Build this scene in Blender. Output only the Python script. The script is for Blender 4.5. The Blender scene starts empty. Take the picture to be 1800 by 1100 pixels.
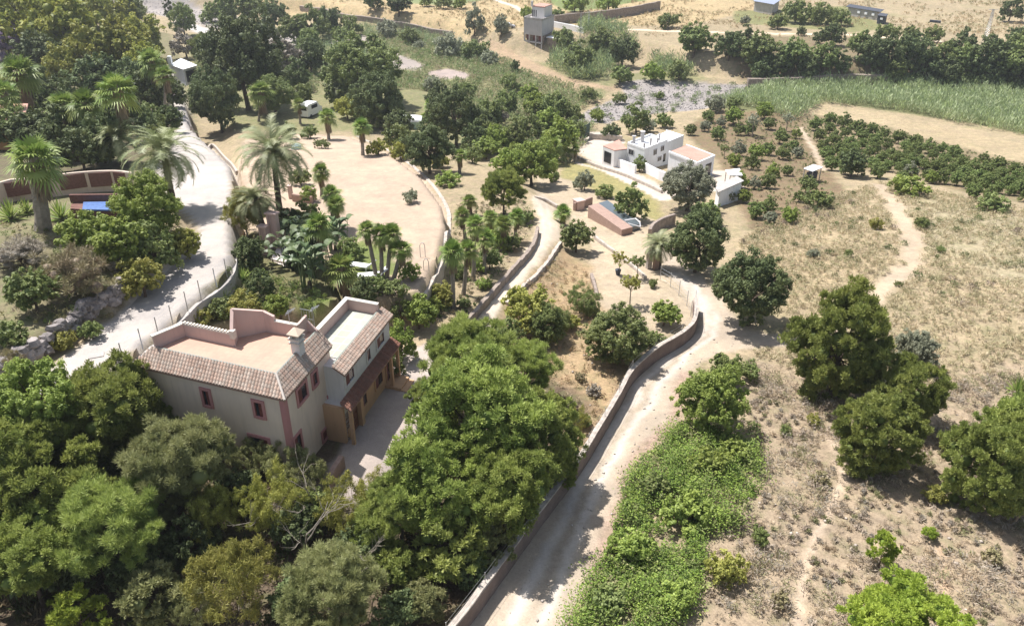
import bpy, math, random
import numpy as np
from math import radians as R, sin, cos, pi

# ------------------------------------------------------------------ camera, sky, sun, exposure
TH, F, H = R(28.5), 1400.0, 32.0          # downward tilt, focal length (in 1800-wide pixels), height above datum
sc = bpy.context.scene
cd = bpy.data.cameras.new("camera"); cam = bpy.data.objects.new("camera", cd); sc.collection.objects.link(cam)
cam.location = (0, 0, H); cam.rotation_euler = (R(90) - TH, 0, 0)
cd.sensor_width = 36; cd.lens = 36 * F / 1800; cd.clip_start = 0.5; cd.clip_end = 6000
sc.camera = cam
SUN_AZ = np.array([-0.79, 0.62]); SUN_AZ /= np.hypot(*SUN_AZ); SUN_EL = R(63)
w = bpy.data.worlds.new("World"); sc.world = w; w.use_nodes = True
nt = w.node_tree; bg = nt.nodes["Background"]
sky = nt.nodes.new("ShaderNodeTexSky"); sky.sky_type = 'NISHITA'; sky.sun_disc = False
sky.sun_elevation = SUN_EL; sky.sun_rotation = math.atan2(SUN_AZ[0], SUN_AZ[1]); sky.air_density = 1.0; sky.dust_density = 1.5
hsv = nt.nodes.new('ShaderNodeHueSaturation'); hsv.inputs['Saturation'].default_value = .72; nt.links.new(sky.outputs[0], hsv.inputs['Color']); nt.links.new(hsv.outputs[0], bg.inputs[0]); bg.inputs[1].default_value = 0.085
sl = bpy.data.lights.new("sun", 'SUN'); sl.energy = 4.1; sl.angle = R(0.5); sl.color = (1, 0.965, 0.94)
so = bpy.data.objects.new("sun", sl); sc.collection.objects.link(so)
from mathutils import Vector
so.rotation_euler = Vector((SUN_AZ[0]*cos(SUN_EL), SUN_AZ[1]*cos(SUN_EL), sin(SUN_EL))).to_track_quat('Z', 'Y').to_euler()
so.location = (-60, 60, 120)
sc.view_settings.view_transform = 'Standard'; sc.view_settings.look = 'None'
sc.view_settings.exposure = 0.97; sc.view_settings.gamma = 1
try: sc.cycles.max_bounces = 6; sc.cycles.diffuse_bounces = 3; sc.cycles.transmission_bounces = 3
except Exception: pass
rng = np.random.default_rng(7); random.seed(7)

# ------------------------------------------------------------------ helpers: numbers
def hash2(i, j, s=0):
    h = (i.astype(np.int64) * 374761393 + j.astype(np.int64) * 668265263 + s * 1442695041) & 0x7fffffff
    h = ((h ^ (h >> 13)) * 1274126177) & 0x7fffffff
    return ((h ^ (h >> 16)) & 0xffff) / 65535.0
def vnoise(x, y, s=0):
    i = np.floor(x); j = np.floor(y); u = x - i; v = y - j; u = u*u*(3-2*u); v = v*v*(3-2*v)
    a = hash2(i, j, s); b = hash2(i+1, j, s); c = hash2(i, j+1, s); d = hash2(i+1, j+1, s)
    return (a*(1-u)+b*u)*(1-v) + (c*(1-u)+d*u)*v
def fbm(x, y, s=0, o=4):
    r = 0; a = .5
    for k in range(o): r = r + a*vnoise(x*2**k, y*2**k, s+k*17); a *= .5
    return r
def ray(px, py):
    u = (px-900)/F; v = (550-py)/F
    return np.array([u, cos(TH)+v*sin(TH), -sin(TH)+v*cos(TH)])
def PZ(px, py, z):
    r = ray(px, py); t = (z-H)/r[2]; return r[:2]*t
def poly_sd(x, y, poly):
    """signed distance, positive inside"""
    p = np.asarray(poly, float); n = len(p)
    d2 = np.full(x.shape, 1e12); ins = np.zeros(x.shape, bool)
    for k in range(n):
        a = p[k]; b = p[(k+1) % n]; e = b-a
        wx = x-a[0]; wy = y-a[1]; t = np.clip((wx*e[0]+wy*e[1])/max(e@e, 1e-9), 0, 1)
        d2 = np.minimum(d2, (wx-e[0]*t)**2+(wy-e[1]*t)**2)
        c = (a[1] > y) != (b[1] > y)
        xi = a[0]+(y-a[1])*e[0]/(e[1] if abs(e[1]) > 1e-9 else 1e-9)
        ins ^= c & (x < xi)
    return np.where(ins, 1, -1)*np.sqrt(d2)
def line_d(x, y, pts):
    d2 = np.full(x.shape, 1e12)
    for a, b in zip(pts[:-1], pts[1:]):
        a = np.asarray(a); e = np.asarray(b)-a; wx = x-a[0]; wy = y-a[1]
        t = np.clip((wx*e[0]+wy*e[1])/max(e@e, 1e-9), 0, 1)
        d2 = np.minimum(d2, (wx-e[0]*t)**2+(wy-e[1]*t)**2)
    return np.sqrt(d2)
def sstep(t): t = np.clip(t, 0, 1); return t*t*(3-2*t)

# ------------------------------------------------------------------ terrain height
def base_z(x, y):
    return -9.9*sstep((y-52)/110.0)*1.0 + 0.25*np.sin(x*.07+1)*np.sin(y*.06) + 0.02*np.clip(y-260, 0, None)
PATCH = []      # (world polygon, height, width)
def tz0(x, y):
    z = base_z(x, y)
    up = np.zeros_like(z)
    for poly, h, wd, mode in PATCH:
        pa = np.asarray(poly); lo = pa.min(0)-wd; hi = pa.max(0)+wd; s_ = (x > lo[0]) & (x < hi[0]) & (y > lo[1]) & (y < hi[1])
        if not s_.any(): continue
        v = h*sstep(poly_sd(x[s_], y[s_], pa)/wd+.5)
        if mode: z[s_] += v
        else: up[s_] = np.maximum(up[s_], v)
    return z+up
def march(px, py, h, zf):
    r = ray(px, py); t = np.concatenate([np.arange(15, 130, .5), np.arange(130, 700, 2.0)])
    f = (H+r[2]*t)-h-zf(r[0]*t, r[1]*t)
    k = int(np.argmax(f < 0)) if (f < 0).any() else len(t)-1
    k = max(k, 1); a, b = t[k-1], t[k]
    for _ in range(14):
        m = .5*(a+b)
        if (H+r[2]*m)-h-float(zf(np.array([r[0]*m]), np.array([r[1]*m]))[0]) < 0: b = m
        else: a = m
    return np.array([r[0]*a, r[1]*a])
def patch(pxs, h, wd):
    PATCH.append(([march(px, py, h, base_z) for px, py in pxs], h, wd, 0))
road_edge = [(-60, 850), (0, 785), (110, 712), (212, 645), (300, 575), (352, 527), (408, 480), (416, 445)]
patch([(-700, 1090), (-300, 1000)] + road_edge + [(413, 400), (420, 330), (410, 290), (372, 255), (337, 222), (327, 175), (300, 120), (0, 90), (-700, 120)], 6.0, .9)
patch([(-700, 800), (0, 648), (60, 613), (150, 545), (230, 500), (300, 440), (340, 400), (300, 345), (240, 345), (0, 360), (-700, 420)], 7.3, 1.2)
patch([(212, 645), (300, 575), (352, 527), (408, 480), (416, 445), (440, 430), (520, 470), (600, 500), (600, 530), (540, 540), (470, 552), (330, 590), (230, 655)], 4.0, .8)
SAND = [(430, 245), (520, 236), (620, 240), (690, 272), (745, 312), (782, 362), (788, 400), (776, 450), (757, 490), (742, 522), (640, 530), (600, 500), (520, 470), (440, 430), (420, 400), (424, 330), (415, 290)]
patch(SAND, 4.0, .8)
patch([(120, 820), (260, 880), (480, 920), (600, 900), (720, 780), (800, 690), (870, 600), (930, 510), (985, 440), (985, 380), (940, 325), (850, 285), (700, 215), (560, 190), (400, 200), (400, 450), (230, 640)], 1.4, 4.0)
PATCH.append(([PZ(px, py, -9.9) for px, py in [(-900, -60), (300, 20), (540, 25), (640, 45), (780, 62), (900, 92), (1000, 100), (1100, 98), (1230, 128), (1400, 142), (1600, 142), (1830, 150), (2600, 190), (3200, -120), (900, -150), (-1500, -120)]], 4.5, 7.0, 1))
PATCH.append(([PZ(px, py, -9.9) for px, py in [(160, 0), (420, 40), (540, 85), (700, 120), (1000, 175), (1080, 148), (1300, 142), (1900, 160), (2400, 190), (2400, 215), (1900, 180), (1320, 168), (1150, 205), (1000, 210), (700, 150), (430, 90), (150, 20)]], -1.0, 6.0, 1))
def tz(x, y):
    x = np.asarray(x, float); y = np.asarray(y, float)
    near = sstep((140-y)/40)
    return tz0(x, y) + .22*(fbm(x*.35, y*.35, 3, 3)-.45)*(0.5+.5*near)
def z1(p): return float(tz(np.array([p[0]]), np.array([p[1]]))[0])
def G(px, py, h=0.0): return march(px, py, h, tz)
def G3(px, py, h=0.0):
    p = G(px, py, h); return np.array([p[0], p[1], z1(p)])
def slant(p, z=0): return math.sqrt(p[0]**2+p[1]**2+(H-z)**2)

# ------------------------------------------------------------------ helpers: meshes and objects
C = sc.collection
def mesh_np(name, V, Fa, n=None, col=None, smooth=False):
    """V (N,3); Fa (M,k) int of constant k, or list of faces"""
    me = bpy.data.meshes.new(name)
    V = np.asarray(V, np.float32)
    if isinstance(Fa, np.ndarray):
        k = Fa.shape[1]; M = len(Fa)
        me.vertices.add(len(V)); me.vertices.foreach_set('co', V.ravel())
        me.loops.add(M*k); me.loops.foreach_set('vertex_index', Fa.astype(np.int32).ravel())
        me.polygons.add(M); me.polygons.foreach_set('loop_start', np.arange(0, M*k, k, dtype=np.int32))
        try: me.polygons.foreach_set('loop_total', np.full(M, k, np.int32))
        except Exception: pass
        me.update(calc_edges=True)
    else:
        me.from_pydata([tuple(v) for v in V], [], [tuple(f) for f in Fa])
    if smooth: me.polygons.foreach_set('use_smooth', np.ones(len(me.polygons), bool))
    if col is not None:
        a = me.color_attributes.new('Col', 'FLOAT_COLOR', 'POINT'); c = np.ones((len(V), 4), np.float32); col = np.asarray(col)
        c[:, :col.shape[1]] = col; a.data.foreach_set('color', c.ravel())
    me.update(); return me
class MB:
    def __init__(s): s.v = []; s.f = []; s.c = []
    def add(s, V, Fs, c=None):
        o = len(s.v); s.v += [tuple(map(float, v)) for v in V]; s.f += [tuple(i+o for i in f) for f in Fs]
        s.c += [c if c is not None else (1, 1, 1)]*len(V); return s
    def hexa(s, lo, hi, c=None):   # lo, hi: 4 points each, same winding
        return s.add(list(lo)+list(hi), [(3, 2, 1, 0), (4, 5, 6, 7), (0, 1, 5, 4), (1, 2, 6, 5), (2, 3, 7, 6), (3, 0, 4, 7)], c)
    def prism(s, poly, z0, z1, c=None):
        n = len(poly); V = [(p[0], p[1], z0) for p in poly]+[(p[0], p[1], z1) for p in poly]
        return s.add(V, [tuple(range(n-1, -1, -1)), tuple(range(n, 2*n))]+[(i, (i+1) % n, n+(i+1) % n, n+i) for i in range(n)], c)
    def box(s, c, d, rz=0, col=None):
        x, y, z = c; a, b, h = d[0]/2, d[1]/2, d[2]/2; cs, sn = cos(rz), sin(rz)
        q = [(x+u*cs-v*sn, y+u*sn+v*cs) for u, v in ((-a, -b), (a, -b), (a, b), (-a, b))]
        return s.prism(q, z-h, z+h, col)
    def tube(s, pts, rad, n=6, c=None, cap=True):
        P = [np.asarray(p, float) for p in pts]; V = []; Fs = []
        for i, p in enumerate(P):
            t = P[min(i+1, len(P)-1)]-P[max(i-1, 0)]; t = t/(np.linalg.norm(t)+1e-9)
            u = np.cross(t, (0, 0, 1) if abs(t[2]) < .9 else (1, 0, 0)); u /= np.linalg.norm(u); v = np.cross(t, u)
            r = rad[i] if hasattr(rad, '__len__') else rad
            V += [p+r*(cos(2*pi*k/n)*u+sin(2*pi*k/n)*v) for k in range(n)]
        for i in range(len(P)-1):
            for k in range(n): Fs.append((i*n+k, i*n+(k+1) % n, (i+1)*n+(k+1) % n, (i+1)*n+k))
        if cap: Fs += [tuple(range(n-1, -1, -1)), tuple(range((len(P)-1)*n, len(P)*n))]
        return s.add(V, Fs, c)
    def mesh(s, name, off=(0, 0, 0)):
        V = np.array(s.v)-np.asarray(off); me = mesh_np(name, V, s.f, col=np.array(s.c))
        import bmesh
        b = bmesh.new(); b.from_mesh(me); bmesh.ops.recalc_face_normals(b, faces=b.faces); b.to_mesh(me); b.free()
        return me
def link(name, me, mat, parent=None, loc=None):
    o = bpy.data.objects.new(name, me); C.objects.link(o)
    if mat is not None:
        if len(me.materials) == 0: me.materials.append(mat)
        elif me.materials[0] is not mat: o.material_slots[0].link = 'OBJECT'; o.material_slots[0].material = mat
    if parent is not None: o.parent = parent
    if loc is not None: o.location = loc
    return o
def part(name, mb, mat, parent, label=None, smooth=False):
    loc = np.array(parent.location) if parent is not None and parent.type == 'EMPTY' else (ROOTLOC(parent) if parent is not None else (0, 0, 0))
    me = mb.mesh(name, loc)
    if smooth: me.polygons.foreach_set('use_smooth', np.ones(len(me.polygons), bool))
    o = link(name, me, mat, parent)
    if label: o['label'] = label
    return o
def ROOTLOC(o):
    while o.parent is not None: o = o.parent
    return np.array(o.location)
def tag(o, label, cat, group=None, kind=None):
    if label: o['label'] = label
    if cat: o['category'] = cat
    if group: o['group'] = group
    if kind: o['kind'] = kind
    return o
def thing(name, label, cat, loc, group=None, rz=0, s=None):
    o = bpy.data.objects.new(name, None); C.objects.link(o); o.location = tuple(map(float, loc)); o.rotation_euler = (0, 0, rz)
    o.empty_display_size = .3
    if s is not None: o.scale = s if hasattr(s, '__len__') else (s, s, s)
    return tag(o, label, cat, group)
def solo(name, mb, mat, label, cat, group=None, smooth=False):
    V = np.array(mb.v); loc = np.array([*V[:, :2].mean(0), V[:, 2].min()])
    me = mb.mesh(name, loc)
    if smooth: me.polygons.foreach_set('use_smooth', np.ones(len(me.polygons), bool))
    return tag(link(name, me, mat, None, tuple(loc)), label, cat, group)

# ------------------------------------------------------------------ materials
def newmat(name):
    m = bpy.data.materials.new(name); m.use_nodes = True; n = m.node_tree; return m, n, n.nodes['Principled BSDF']
def N(n, t, **k):
    x = n.nodes.new(t)
    for a, b in k.items():
        if a.startswith('i_'): x.inputs[a[2:].replace('_', ' ')].default_value = b
        else: setattr(x, a, b)
    return x
def mixc(n, f, a, b, mode='MIX'):
    m = N(n, 'ShaderNodeMix', data_type='RGBA', blend_type=mode)
    for s, v in ((0, f), (6, a), (7, b)):
        if isinstance(v, bpy.types.NodeSocket): n.links.new(v, m.inputs[s])
        else: m.inputs[s].default_value = v if not hasattr(v, '__len__') else (*v, 1)[:4]
    return m.outputs[2]
def noise(n, scale, detail=4, rough=.6, vec=None):
    t = N(n, 'ShaderNodeTexNoise'); t.inputs['Scale'].default_value = scale; t.inputs['Detail'].default_value = detail; t.inputs['Roughness'].default_value = rough
    if vec is not None: n.links.new(vec, t.inputs['Vector'])
    return t.outputs['Fac']
def ramp(n, src, a, b, c0=0, c1=1):
    r = N(n, 'ShaderNodeMapRange'); n.links.new(src, r.inputs[0])
    for i, v in zip((1, 2, 3, 4), (a, b, c0, c1)): r.inputs[i].default_value = v
    return r.outputs[0]
def bump(n, b, h, st=.4, d=.05):
    x = N(n, 'ShaderNodeBump'); x.inputs['Strength'].default_value = st; x.inputs['Distance'].default_value = d
    n.links.new(h, x.inputs['Height']); n.links.new(x.outputs[0], b.inputs['Normal'])
def stone_mat(name, c, var=.35, scale=1.2, rough=.9, vcol=False, bst=.5, c2=None):
    m, n, b = newmat(name); tc = N(n, 'ShaderNodeNewGeometry').outputs['Position']
    f1 = noise(n, scale, 5, .65, tc); f2 = noise(n, scale*7, 3, .6, tc)
    lo = tuple(x*(1-var) for x in c); hi = tuple(min(1, x*(1+var*.7)) for x in (c2 or c))
    col = mixc(n, ramp(n, f1, .3, .7), lo, hi); col = mixc(n, ramp(n, f2, .35, .65, 0, .35), col, tuple(x*.6 for x in c))
    if vcol:
        a = N(n, 'ShaderNodeVertexColor', layer_name='Col').outputs[0]; col = mixc(n, 1.0, col, a, 'MULTIPLY')
    n.links.new(col, b.inputs['Base Color']); b.inputs['Roughness'].default_value = rough; b.inputs['Specular IOR Level'].default_value = .25
    bump(n, b, f2, bst, .04); return m
def plaster(name, c, var=.06):
    m, n, b = newmat(name); tc = N(n, 'ShaderNodeNewGeometry').outputs['Position']
    f1 = noise(n, .6, 5, .65, tc); f2 = noise(n, 9, 4, .6, tc)
    mp = N(n, 'ShaderNodeMapping'); n.links.new(tc, mp.inputs[0]); mp.inputs['Scale'].default_value = (3.5, 3.5, .35)
    f3 = noise(n, 1.0, 4, .6, mp.outputs[0])
    col = mixc(n, ramp(n, f1, .3, .7), tuple(x*(1-var*1.6) for x in c), c); col = mixc(n, ramp(n, f3, .5, .75, 0, .5), col, tuple(x*.68 for x in c))
    n.links.new(col, b.inputs['Base Color']); b.inputs['Roughness'].default_value = .85; bump(n, b, f2, .2, .01); return m
def plain(name, c, rough=.6, metal=0, var=.12):
    m, n, b = newmat(name); tc = N(n, 'ShaderNodeNewGeometry').outputs['Position']
    f = noise(n, 4, 4, .6, tc); col = mixc(n, ramp(n, f, .3, .7), tuple(x*(1-var) for x in c), tuple(min(1, x*(1+var)) for x in c))
    n.links.new(col, b.inputs['Base Color']); b.inputs['Roughness'].default_value = rough; b.inputs['Metallic'].default_value = metal; return m
def leafmat(name, c, c2, trans=.3, rough=.55, spec=.3):
    """c = leaf colour, c2 = leaf colour of the yellower / older leaves; vertex colour 'Col'.r picks between them"""
    m, n, b = newmat(name); a = N(n, 'ShaderNodeVertexColor', layer_name='Col')
    sep = N(n, 'ShaderNodeSeparateColor'); n.links.new(a.outputs[0], sep.inputs[0])
    oi = N(n, 'ShaderNodeObjectInfo')
    col = mixc(n, sep.outputs[0], c, c2)
    hs = N(n, 'ShaderNodeHueSaturation'); n.links.new(col, hs.inputs['Color'])
    n.links.new(ramp(n, oi.outputs['Random'], 0, 1, .488, .506), hs.inputs['Hue']); n.links.new(ramp(n, oi.outputs['Random'], 0, 1, .84, 1.14), hs.inputs['Value'])
    hs.inputs['Saturation'].default_value = 1
    n.links.new(hs.outputs[0], b.inputs['Base Color']); b.inputs['Roughness'].default_value = rough; b.inputs['Specular IOR Level'].default_value = spec
    t = N(n, 'ShaderNodeBsdfTranslucent'); n.links.new(hs.outputs[0], t.inputs[0])
    mx = N(n, 'ShaderNodeMixShader'); mx.inputs[0].default_value = trans
    n.links.new(b.outputs[0], mx.inputs[1]); n.links.new(t.outputs[0], mx.inputs[2]); n.links.new(mx.outputs[0], n.nodes['Material Output'].inputs[0])
    return m
def vcolmat(name, rough=.9, trans=0):
    m, n, b = newmat(name); a = N(n, 'ShaderNodeVertexColor', layer_name='Col'); n.links.new(a.outputs[0], b.inputs['Base Color'])
    b.inputs['Roughness'].default_value = rough; b.inputs['Specular IOR Level'].default_value = .2
    if trans:
        t = N(n, 'ShaderNodeBsdfTranslucent'); n.links.new(a.outputs[0], t.inputs[0]); mx = N(n, 'ShaderNodeMixShader'); mx.inputs[0].default_value = trans
        n.links.new(b.outputs[0], mx.inputs[1]); n.links.new(t.outputs[0], mx.inputs[2]); n.links.new(mx.outputs[0], n.nodes['Material Output'].inputs[0])
    return m
L = dict(
 pine=leafmat('pine_needles', (.145, .20, .045), (.41, .46, .125), .35),
 pinedull=leafmat('dull_pine_needles', (.18, .205, .075), (.38, .38, .17), .35),
 pinebright=leafmat('bright_pine_needles', (.21, .30, .040), (.46, .54, .09), .35),
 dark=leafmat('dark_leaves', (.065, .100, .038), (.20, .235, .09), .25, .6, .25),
 mid=leafmat('green_leaves', (.115, .165, .050), (.30, .34, .11), .3),
 lush=leafmat('lush_leaves', (.155, .22, .045), (.37, .44, .10), .35),
 citrus=leafmat('citrus_leaves', (.11, .165, .045), (.29, .34, .11), .25, .6, .25),
 olive=leafmat('olive_leaves', (.20, .22, .14), (.40, .41, .28)),
 grey=leafmat('grey_twigs', (.23, .20, .16), (.38, .33, .26), .1),
 brown=leafmat('dry_leaves', (.25, .19, .12), (.33, .31, .14), .1),
 yellow=leafmat('yellow_blossom_leaves', (.17, .22, .055), (.43, .41, .075), .35),
 ygreen=leafmat('yellow_green_leaves', (.23, .25, .05), (.46, .44, .12), .35),
 purple=leafmat('purple_blossom', (.20, .17, .20), (.42, .30, .48)),
 fan=leafmat('fan_palm_leaf', (.12, .20, .035), (.36, .41, .12), .3, .5, .3),
 feather=leafmat('feather_palm_leaf', (.17, .21, .08), (.38, .39, .21), .25, .5, .3),
 banana=leafmat('paddle_leaf', (.055, .10, .035), (.20, .25, .12), .3, .45, .3),
)
bark = stone_mat('bark', (.13, .095, .07), .4, 3); palebark = stone_mat('pale_bark', (.30, .26, .21), .3, 3); deadf = stone_mat('dead_fronds', (.22, .16, .10), .4, 3)

# ------------------------------------------------------------------ ground
BASECOL = (.37, .30, .20)
def px_poly(p): return [G(*q) for q in p]
REG = []   # (kind, geometry, colour, veg, soft, class)
def reg(p, c, veg=.1, soft=.6, cls='ground'): REG.append(('p', px_poly(p), c, veg, soft, cls))
def trk(p, wd, c, veg=.1, soft=.5, cls='ground'): REG.append(('l', px_poly(p), c, veg, soft, cls, wd))
reg([(-600, 560), (-600, 60), (300, 60), (340, 140), (335, 225), (290, 300), (300, 400), (200, 520), (100, 590), (0, 660)], (.20, .18, .11), .7, 2)
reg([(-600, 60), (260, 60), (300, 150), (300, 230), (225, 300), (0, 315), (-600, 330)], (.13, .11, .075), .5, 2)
reg([(-600, -90), (200, -60), (560, -80), (1000, -90), (1300, -60), (1330, 20), (1200, 45), (1000, 45), (860, 60), (600, 30), (400, 0)], (.44, .34, .20), .4, 3)
reg([(330, 60), (480, 50), (620, 40), (760, 60), (900, 105), (1000, 115), (1100, 130), (1200, 120), (1250, 140), (1080, 150), (1000, 205), (1060, 240), (900, 280), (700, 230), (420, 230), (330, 160)], (.235, .225, .12), .9, 3)
reg([(860, 70), (910, 95), (1010, 140), (1060, 150), (1150, 145), (1110, 155), (1000, 160), (930, 130), (850, 100)], (.38, .28, .19), .3, 2)
reg([(955, -40), (965, 5), (1000, 21), (1060, 15), (1150, -2), (1200, -40)], (.17, .22, .08), .8, 2)
reg([(640, -30), (690, 5), (800, 12), (870, -5), (870, -30)], (.22, .26, .12), .7, 2)
reg([(1290, 20), (1500, 10), (1560, 50), (1500, 58), (1290, 40)], (.22, .22, .10), .7, 2)
reg([(1230, 62), (1500, 66), (1800, 95), (1900, 170), (1300, 140)], (.22, .17, .11), .6, 2)
reg([(1290, 175), (1350, 150), (1500, 145), (1830, 150), (1850, 245), (1700, 215), (1560, 195), (1450, 178), (1390, 200), (1250, 190)], (.16, .17, .08), .5, 2)
reg([(1430, 183), (1560, 200), (1700, 235), (1850, 260), (1850, 300), (1700, 262), (1560, 222), (1440, 205)], (.39, .315, .205), .3, 1.5)
reg([(1400, 195), (1560, 222), (1700, 262), (1850, 300), (1850, 365), (1700, 340), (1560, 300), (1450, 295)], (.24, .19, .12), .4, 1.5)
reg([(1240, 200), (1400, 190), (1435, 260), (1460, 300), (1490, 350), (1450, 395), (1320, 405), (1290, 345), (1260, 280), (1200, 230)], (.205, .150, .095), .5, 1.2)
reg([(985, 285), (1040, 285), (1160, 345), (1165, 400), (1080, 345), (985, 330)], (.30, .27, .12), .5, 1.2)
reg([(1005, 262), (1030, 232), (1075, 232), (1100, 250), (1060, 270), (1110, 300), (1180, 335), (1230, 300), (1300, 300), (1310, 330), (1240, 340), (1170, 352), (1090, 315)], (.50, .43, .36), .0, .5)
reg([(945, 300), (1010, 320), (1060, 345), (1160, 390), (1180, 440), (1220, 500), (1260, 530), (1215, 570), (1160, 590), (1100, 560), (1050, 540), (1035, 480), (1040, 430), (985, 372), (940, 340)], (.42, .345, .25), .12, .8)
reg([(905, 515), (945, 470), (990, 440), (1040, 470), (1050, 545), (1110, 600), (1110, 670), (1060, 760), (960, 900), (900, 900), (860, 620)], (.38, .28, .17), .35, 1.5)
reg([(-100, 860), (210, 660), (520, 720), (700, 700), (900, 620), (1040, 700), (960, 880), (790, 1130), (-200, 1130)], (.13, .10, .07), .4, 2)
reg([(1310, 620), (1450, 660), (1560, 690), (1830, 610), (1950, 1150), (1150, 1150), (1260, 950), (1330, 850)], (.35, .28, .20), .35, 3)
reg([(1300, 430), (1450, 370), (1560, 420), (1500, 500), (1390, 560), (1330, 480)], (.36, .29, .19), .3, 4)
reg([(1620, 350), (1850, 390), (1850, 520), (1700, 470), (1600, 430)], (.37, .32, .215), .4, 4)
reg([(170, -10), (330, -5), (420, 30), (520, 62), (560, 78), (470, 75), (420, 60), (330, 38), (200, 5)], (.34, .31, .29), .0, .8, 'riverbed')
reg([(305, 30), (420, 66), (455, 80), (420, 80), (310, 45)], (.45, .43, .42), .0, .5, 'riverbed')
reg([(560, 78), (640, 60), (670, 80), (750, 115), (740, 125), (690, 122), (640, 80)], (.32, .28, .25), .0, 1.0, 'riverbed')
reg([(750, 128), (790, 121), (830, 130), (820, 140), (760, 140)], (.34, .28, .25), .0, .8, 'riverbed')
reg([(1000, 215), (1030, 195), (1100, 165), (1090, 145), (1130, 140), (1220, 145), (1330, 148), (1350, 158), (1290, 178), (1240, 192), (1180, 197), (1120, 205), (1070, 218)], (.30, .275, .26), .05, 1.2, 'riverbed')
reg(SAND, (.44, .345, .26), .04, .4, 'sand_terrace')
reg([(430, 430), (500, 420), (560, 440), (600, 500), (590, 530), (540, 540), (440, 550), (350, 580), (330, 560), (410, 480)], (.15, .14, .07), .6, .6)
reg([(596, 440), (640, 420), (690, 440), (700, 480), (640, 500), (600, 490)], (.16, .20, .06), .5, .8, 'lawn')
reg([(520, 545), (545, 520), (580, 525), (575, 545), (545, 560)], (.16, .22, .05), .5, .5, 'lawn')
reg([(-120, 830), (-60, 850), (0, 785), (110, 712), (212, 645), (300, 575), (352, 527), (408, 480), (416, 445), (413, 400), (418, 330), (408, 292), (372, 258), (337, 224), (326, 170), (300, 115), (292, 118), (300, 170), (310, 225), (290, 262), (270, 300), (300, 345), (330, 380), (350, 405), (335, 430), (290, 470), (235, 525), (180, 575), (120, 625), (60, 665), (0, 700)], (.44, .405, .37), .0, .35, 'concrete_road')
reg([(835, 600), (840, 560), (868, 510), (905, 465), (938, 415), (948, 385), (932, 345), (960, 342), (985, 380), (984, 418), (950, 462), (905, 508), (872, 552), (855, 590), (800, 640), (750, 690), (740, 640), (790, 610)], (.52, .44, .34), .05, .5, 'dirt_road')
reg([(545, 880), (590, 800), (610, 770), (680, 660), (690, 620), (760, 600), (810, 630), (790, 680), (770, 720), (735, 770), (700, 820), (640, 900)], (.42, .36, .32), .0, .2, 'courtyard_paving')
reg([(790, 1120), (830, 1060), (900, 965), (960, 885), (1010, 820), (1050, 755), (1085, 700), (1110, 655), (1150, 618), (1205, 585), (1226, 560), (1224, 530), (1195, 490), (1165, 465), (1130, 440), (1160, 430), (1200, 455), (1240, 490), (1275, 530), (1295, 565), (1320, 583), (1390, 590), (1395, 606), (1330, 612), (1270, 622), (1222, 645), (1200, 690), (1190, 740), (1125, 805), (1092, 900), (1045, 1000), (985, 1120)], (.42, .35, .27), .03, .5, 'dirt_road')
for dx_ in (-16, 14): trk([(930+dx_*1.6, 1090), (985+dx_*1.4, 960), (1050+dx_, 830), (1100+dx_, 745), (1150+dx_, 670), (1195+dx_, 625), (1243+dx_*.6, 590), (1250+dx_*.5, 560), (1222+dx_*.5, 512), (1190+dx_*.4, 480)], .5, (.54, .49, .43), .0, .5, 'dirt_road')
trk([(932, 1090), (987, 960), (1052, 830), (1102, 745), (1152, 670), (1197, 625), (1244, 590)], .35, (.38, .32, .25), .15, .5, 'dirt_road')
trk([(1040, 1010), (1085, 915), (1115, 815), (1180, 745), (1205, 660)], 1.0, (.40, .29, .23), .3, .8, 'dirt_road')
for dx_ in (-5, 6): trk([(800+dx_, 640), (850+dx_, 575), (890+dx_, 505), (925+dx_, 465), (960+dx_, 415), (962+dx_, 380), (948+dx_, 348)], .45, (.56, .49, .40), .0, .4, 'dirt_road')
trk([(1000, 44), (1100, 52), (1250, 57), (1400, 60), (1500, 62), (1600, 70), (1750, 80), (1900, 92)], 2.6, (.58, .48, .36), .0, .6, 'dirt_road')
trk([(870, 0), (905, 12), (935, 30)], 2.2, (.55, .48, .40), .0, .6, 'dirt_road')
trk([(1545, 325), (1580, 370), (1605, 420), (1600, 465), (1545, 520), (1490, 560), (1410, 600)], 2.0, (.41, .33, .24), .12, 1.6, 'footpath')
for dx_ in (-7, 7): trk([(1545+dx_, 325), (1580+dx_, 370), (1605+dx_, 420), (1600+dx_, 465), (1545+dx_, 520), (1490+dx_, 560), (1420+dx_, 600)], .45, (.46, .37, .27), .05, 1.2, 'footpath')
trk([(1460, 770), (1482, 820), (1478, 855), (1445, 915), (1425, 970), (1412, 1020), (1410, 1130)], .5, (.50, .40, .30), .05, .35, 'footpath')
trk([(1655, 940), (1663, 1000), (1665, 1060)], .3, (.47, .34, .23), .05, .3, 'footpath')
trk([(1408, 225), (1430, 260), (1448, 300)], 1.0, (.44, .36, .27), .05, .4, 'footpath')
trk([(1010, 285), (1060, 300), (1120, 328), (1165, 352)], .9, (.52, .44, .38), .0, .3, 'footpath')

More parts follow.
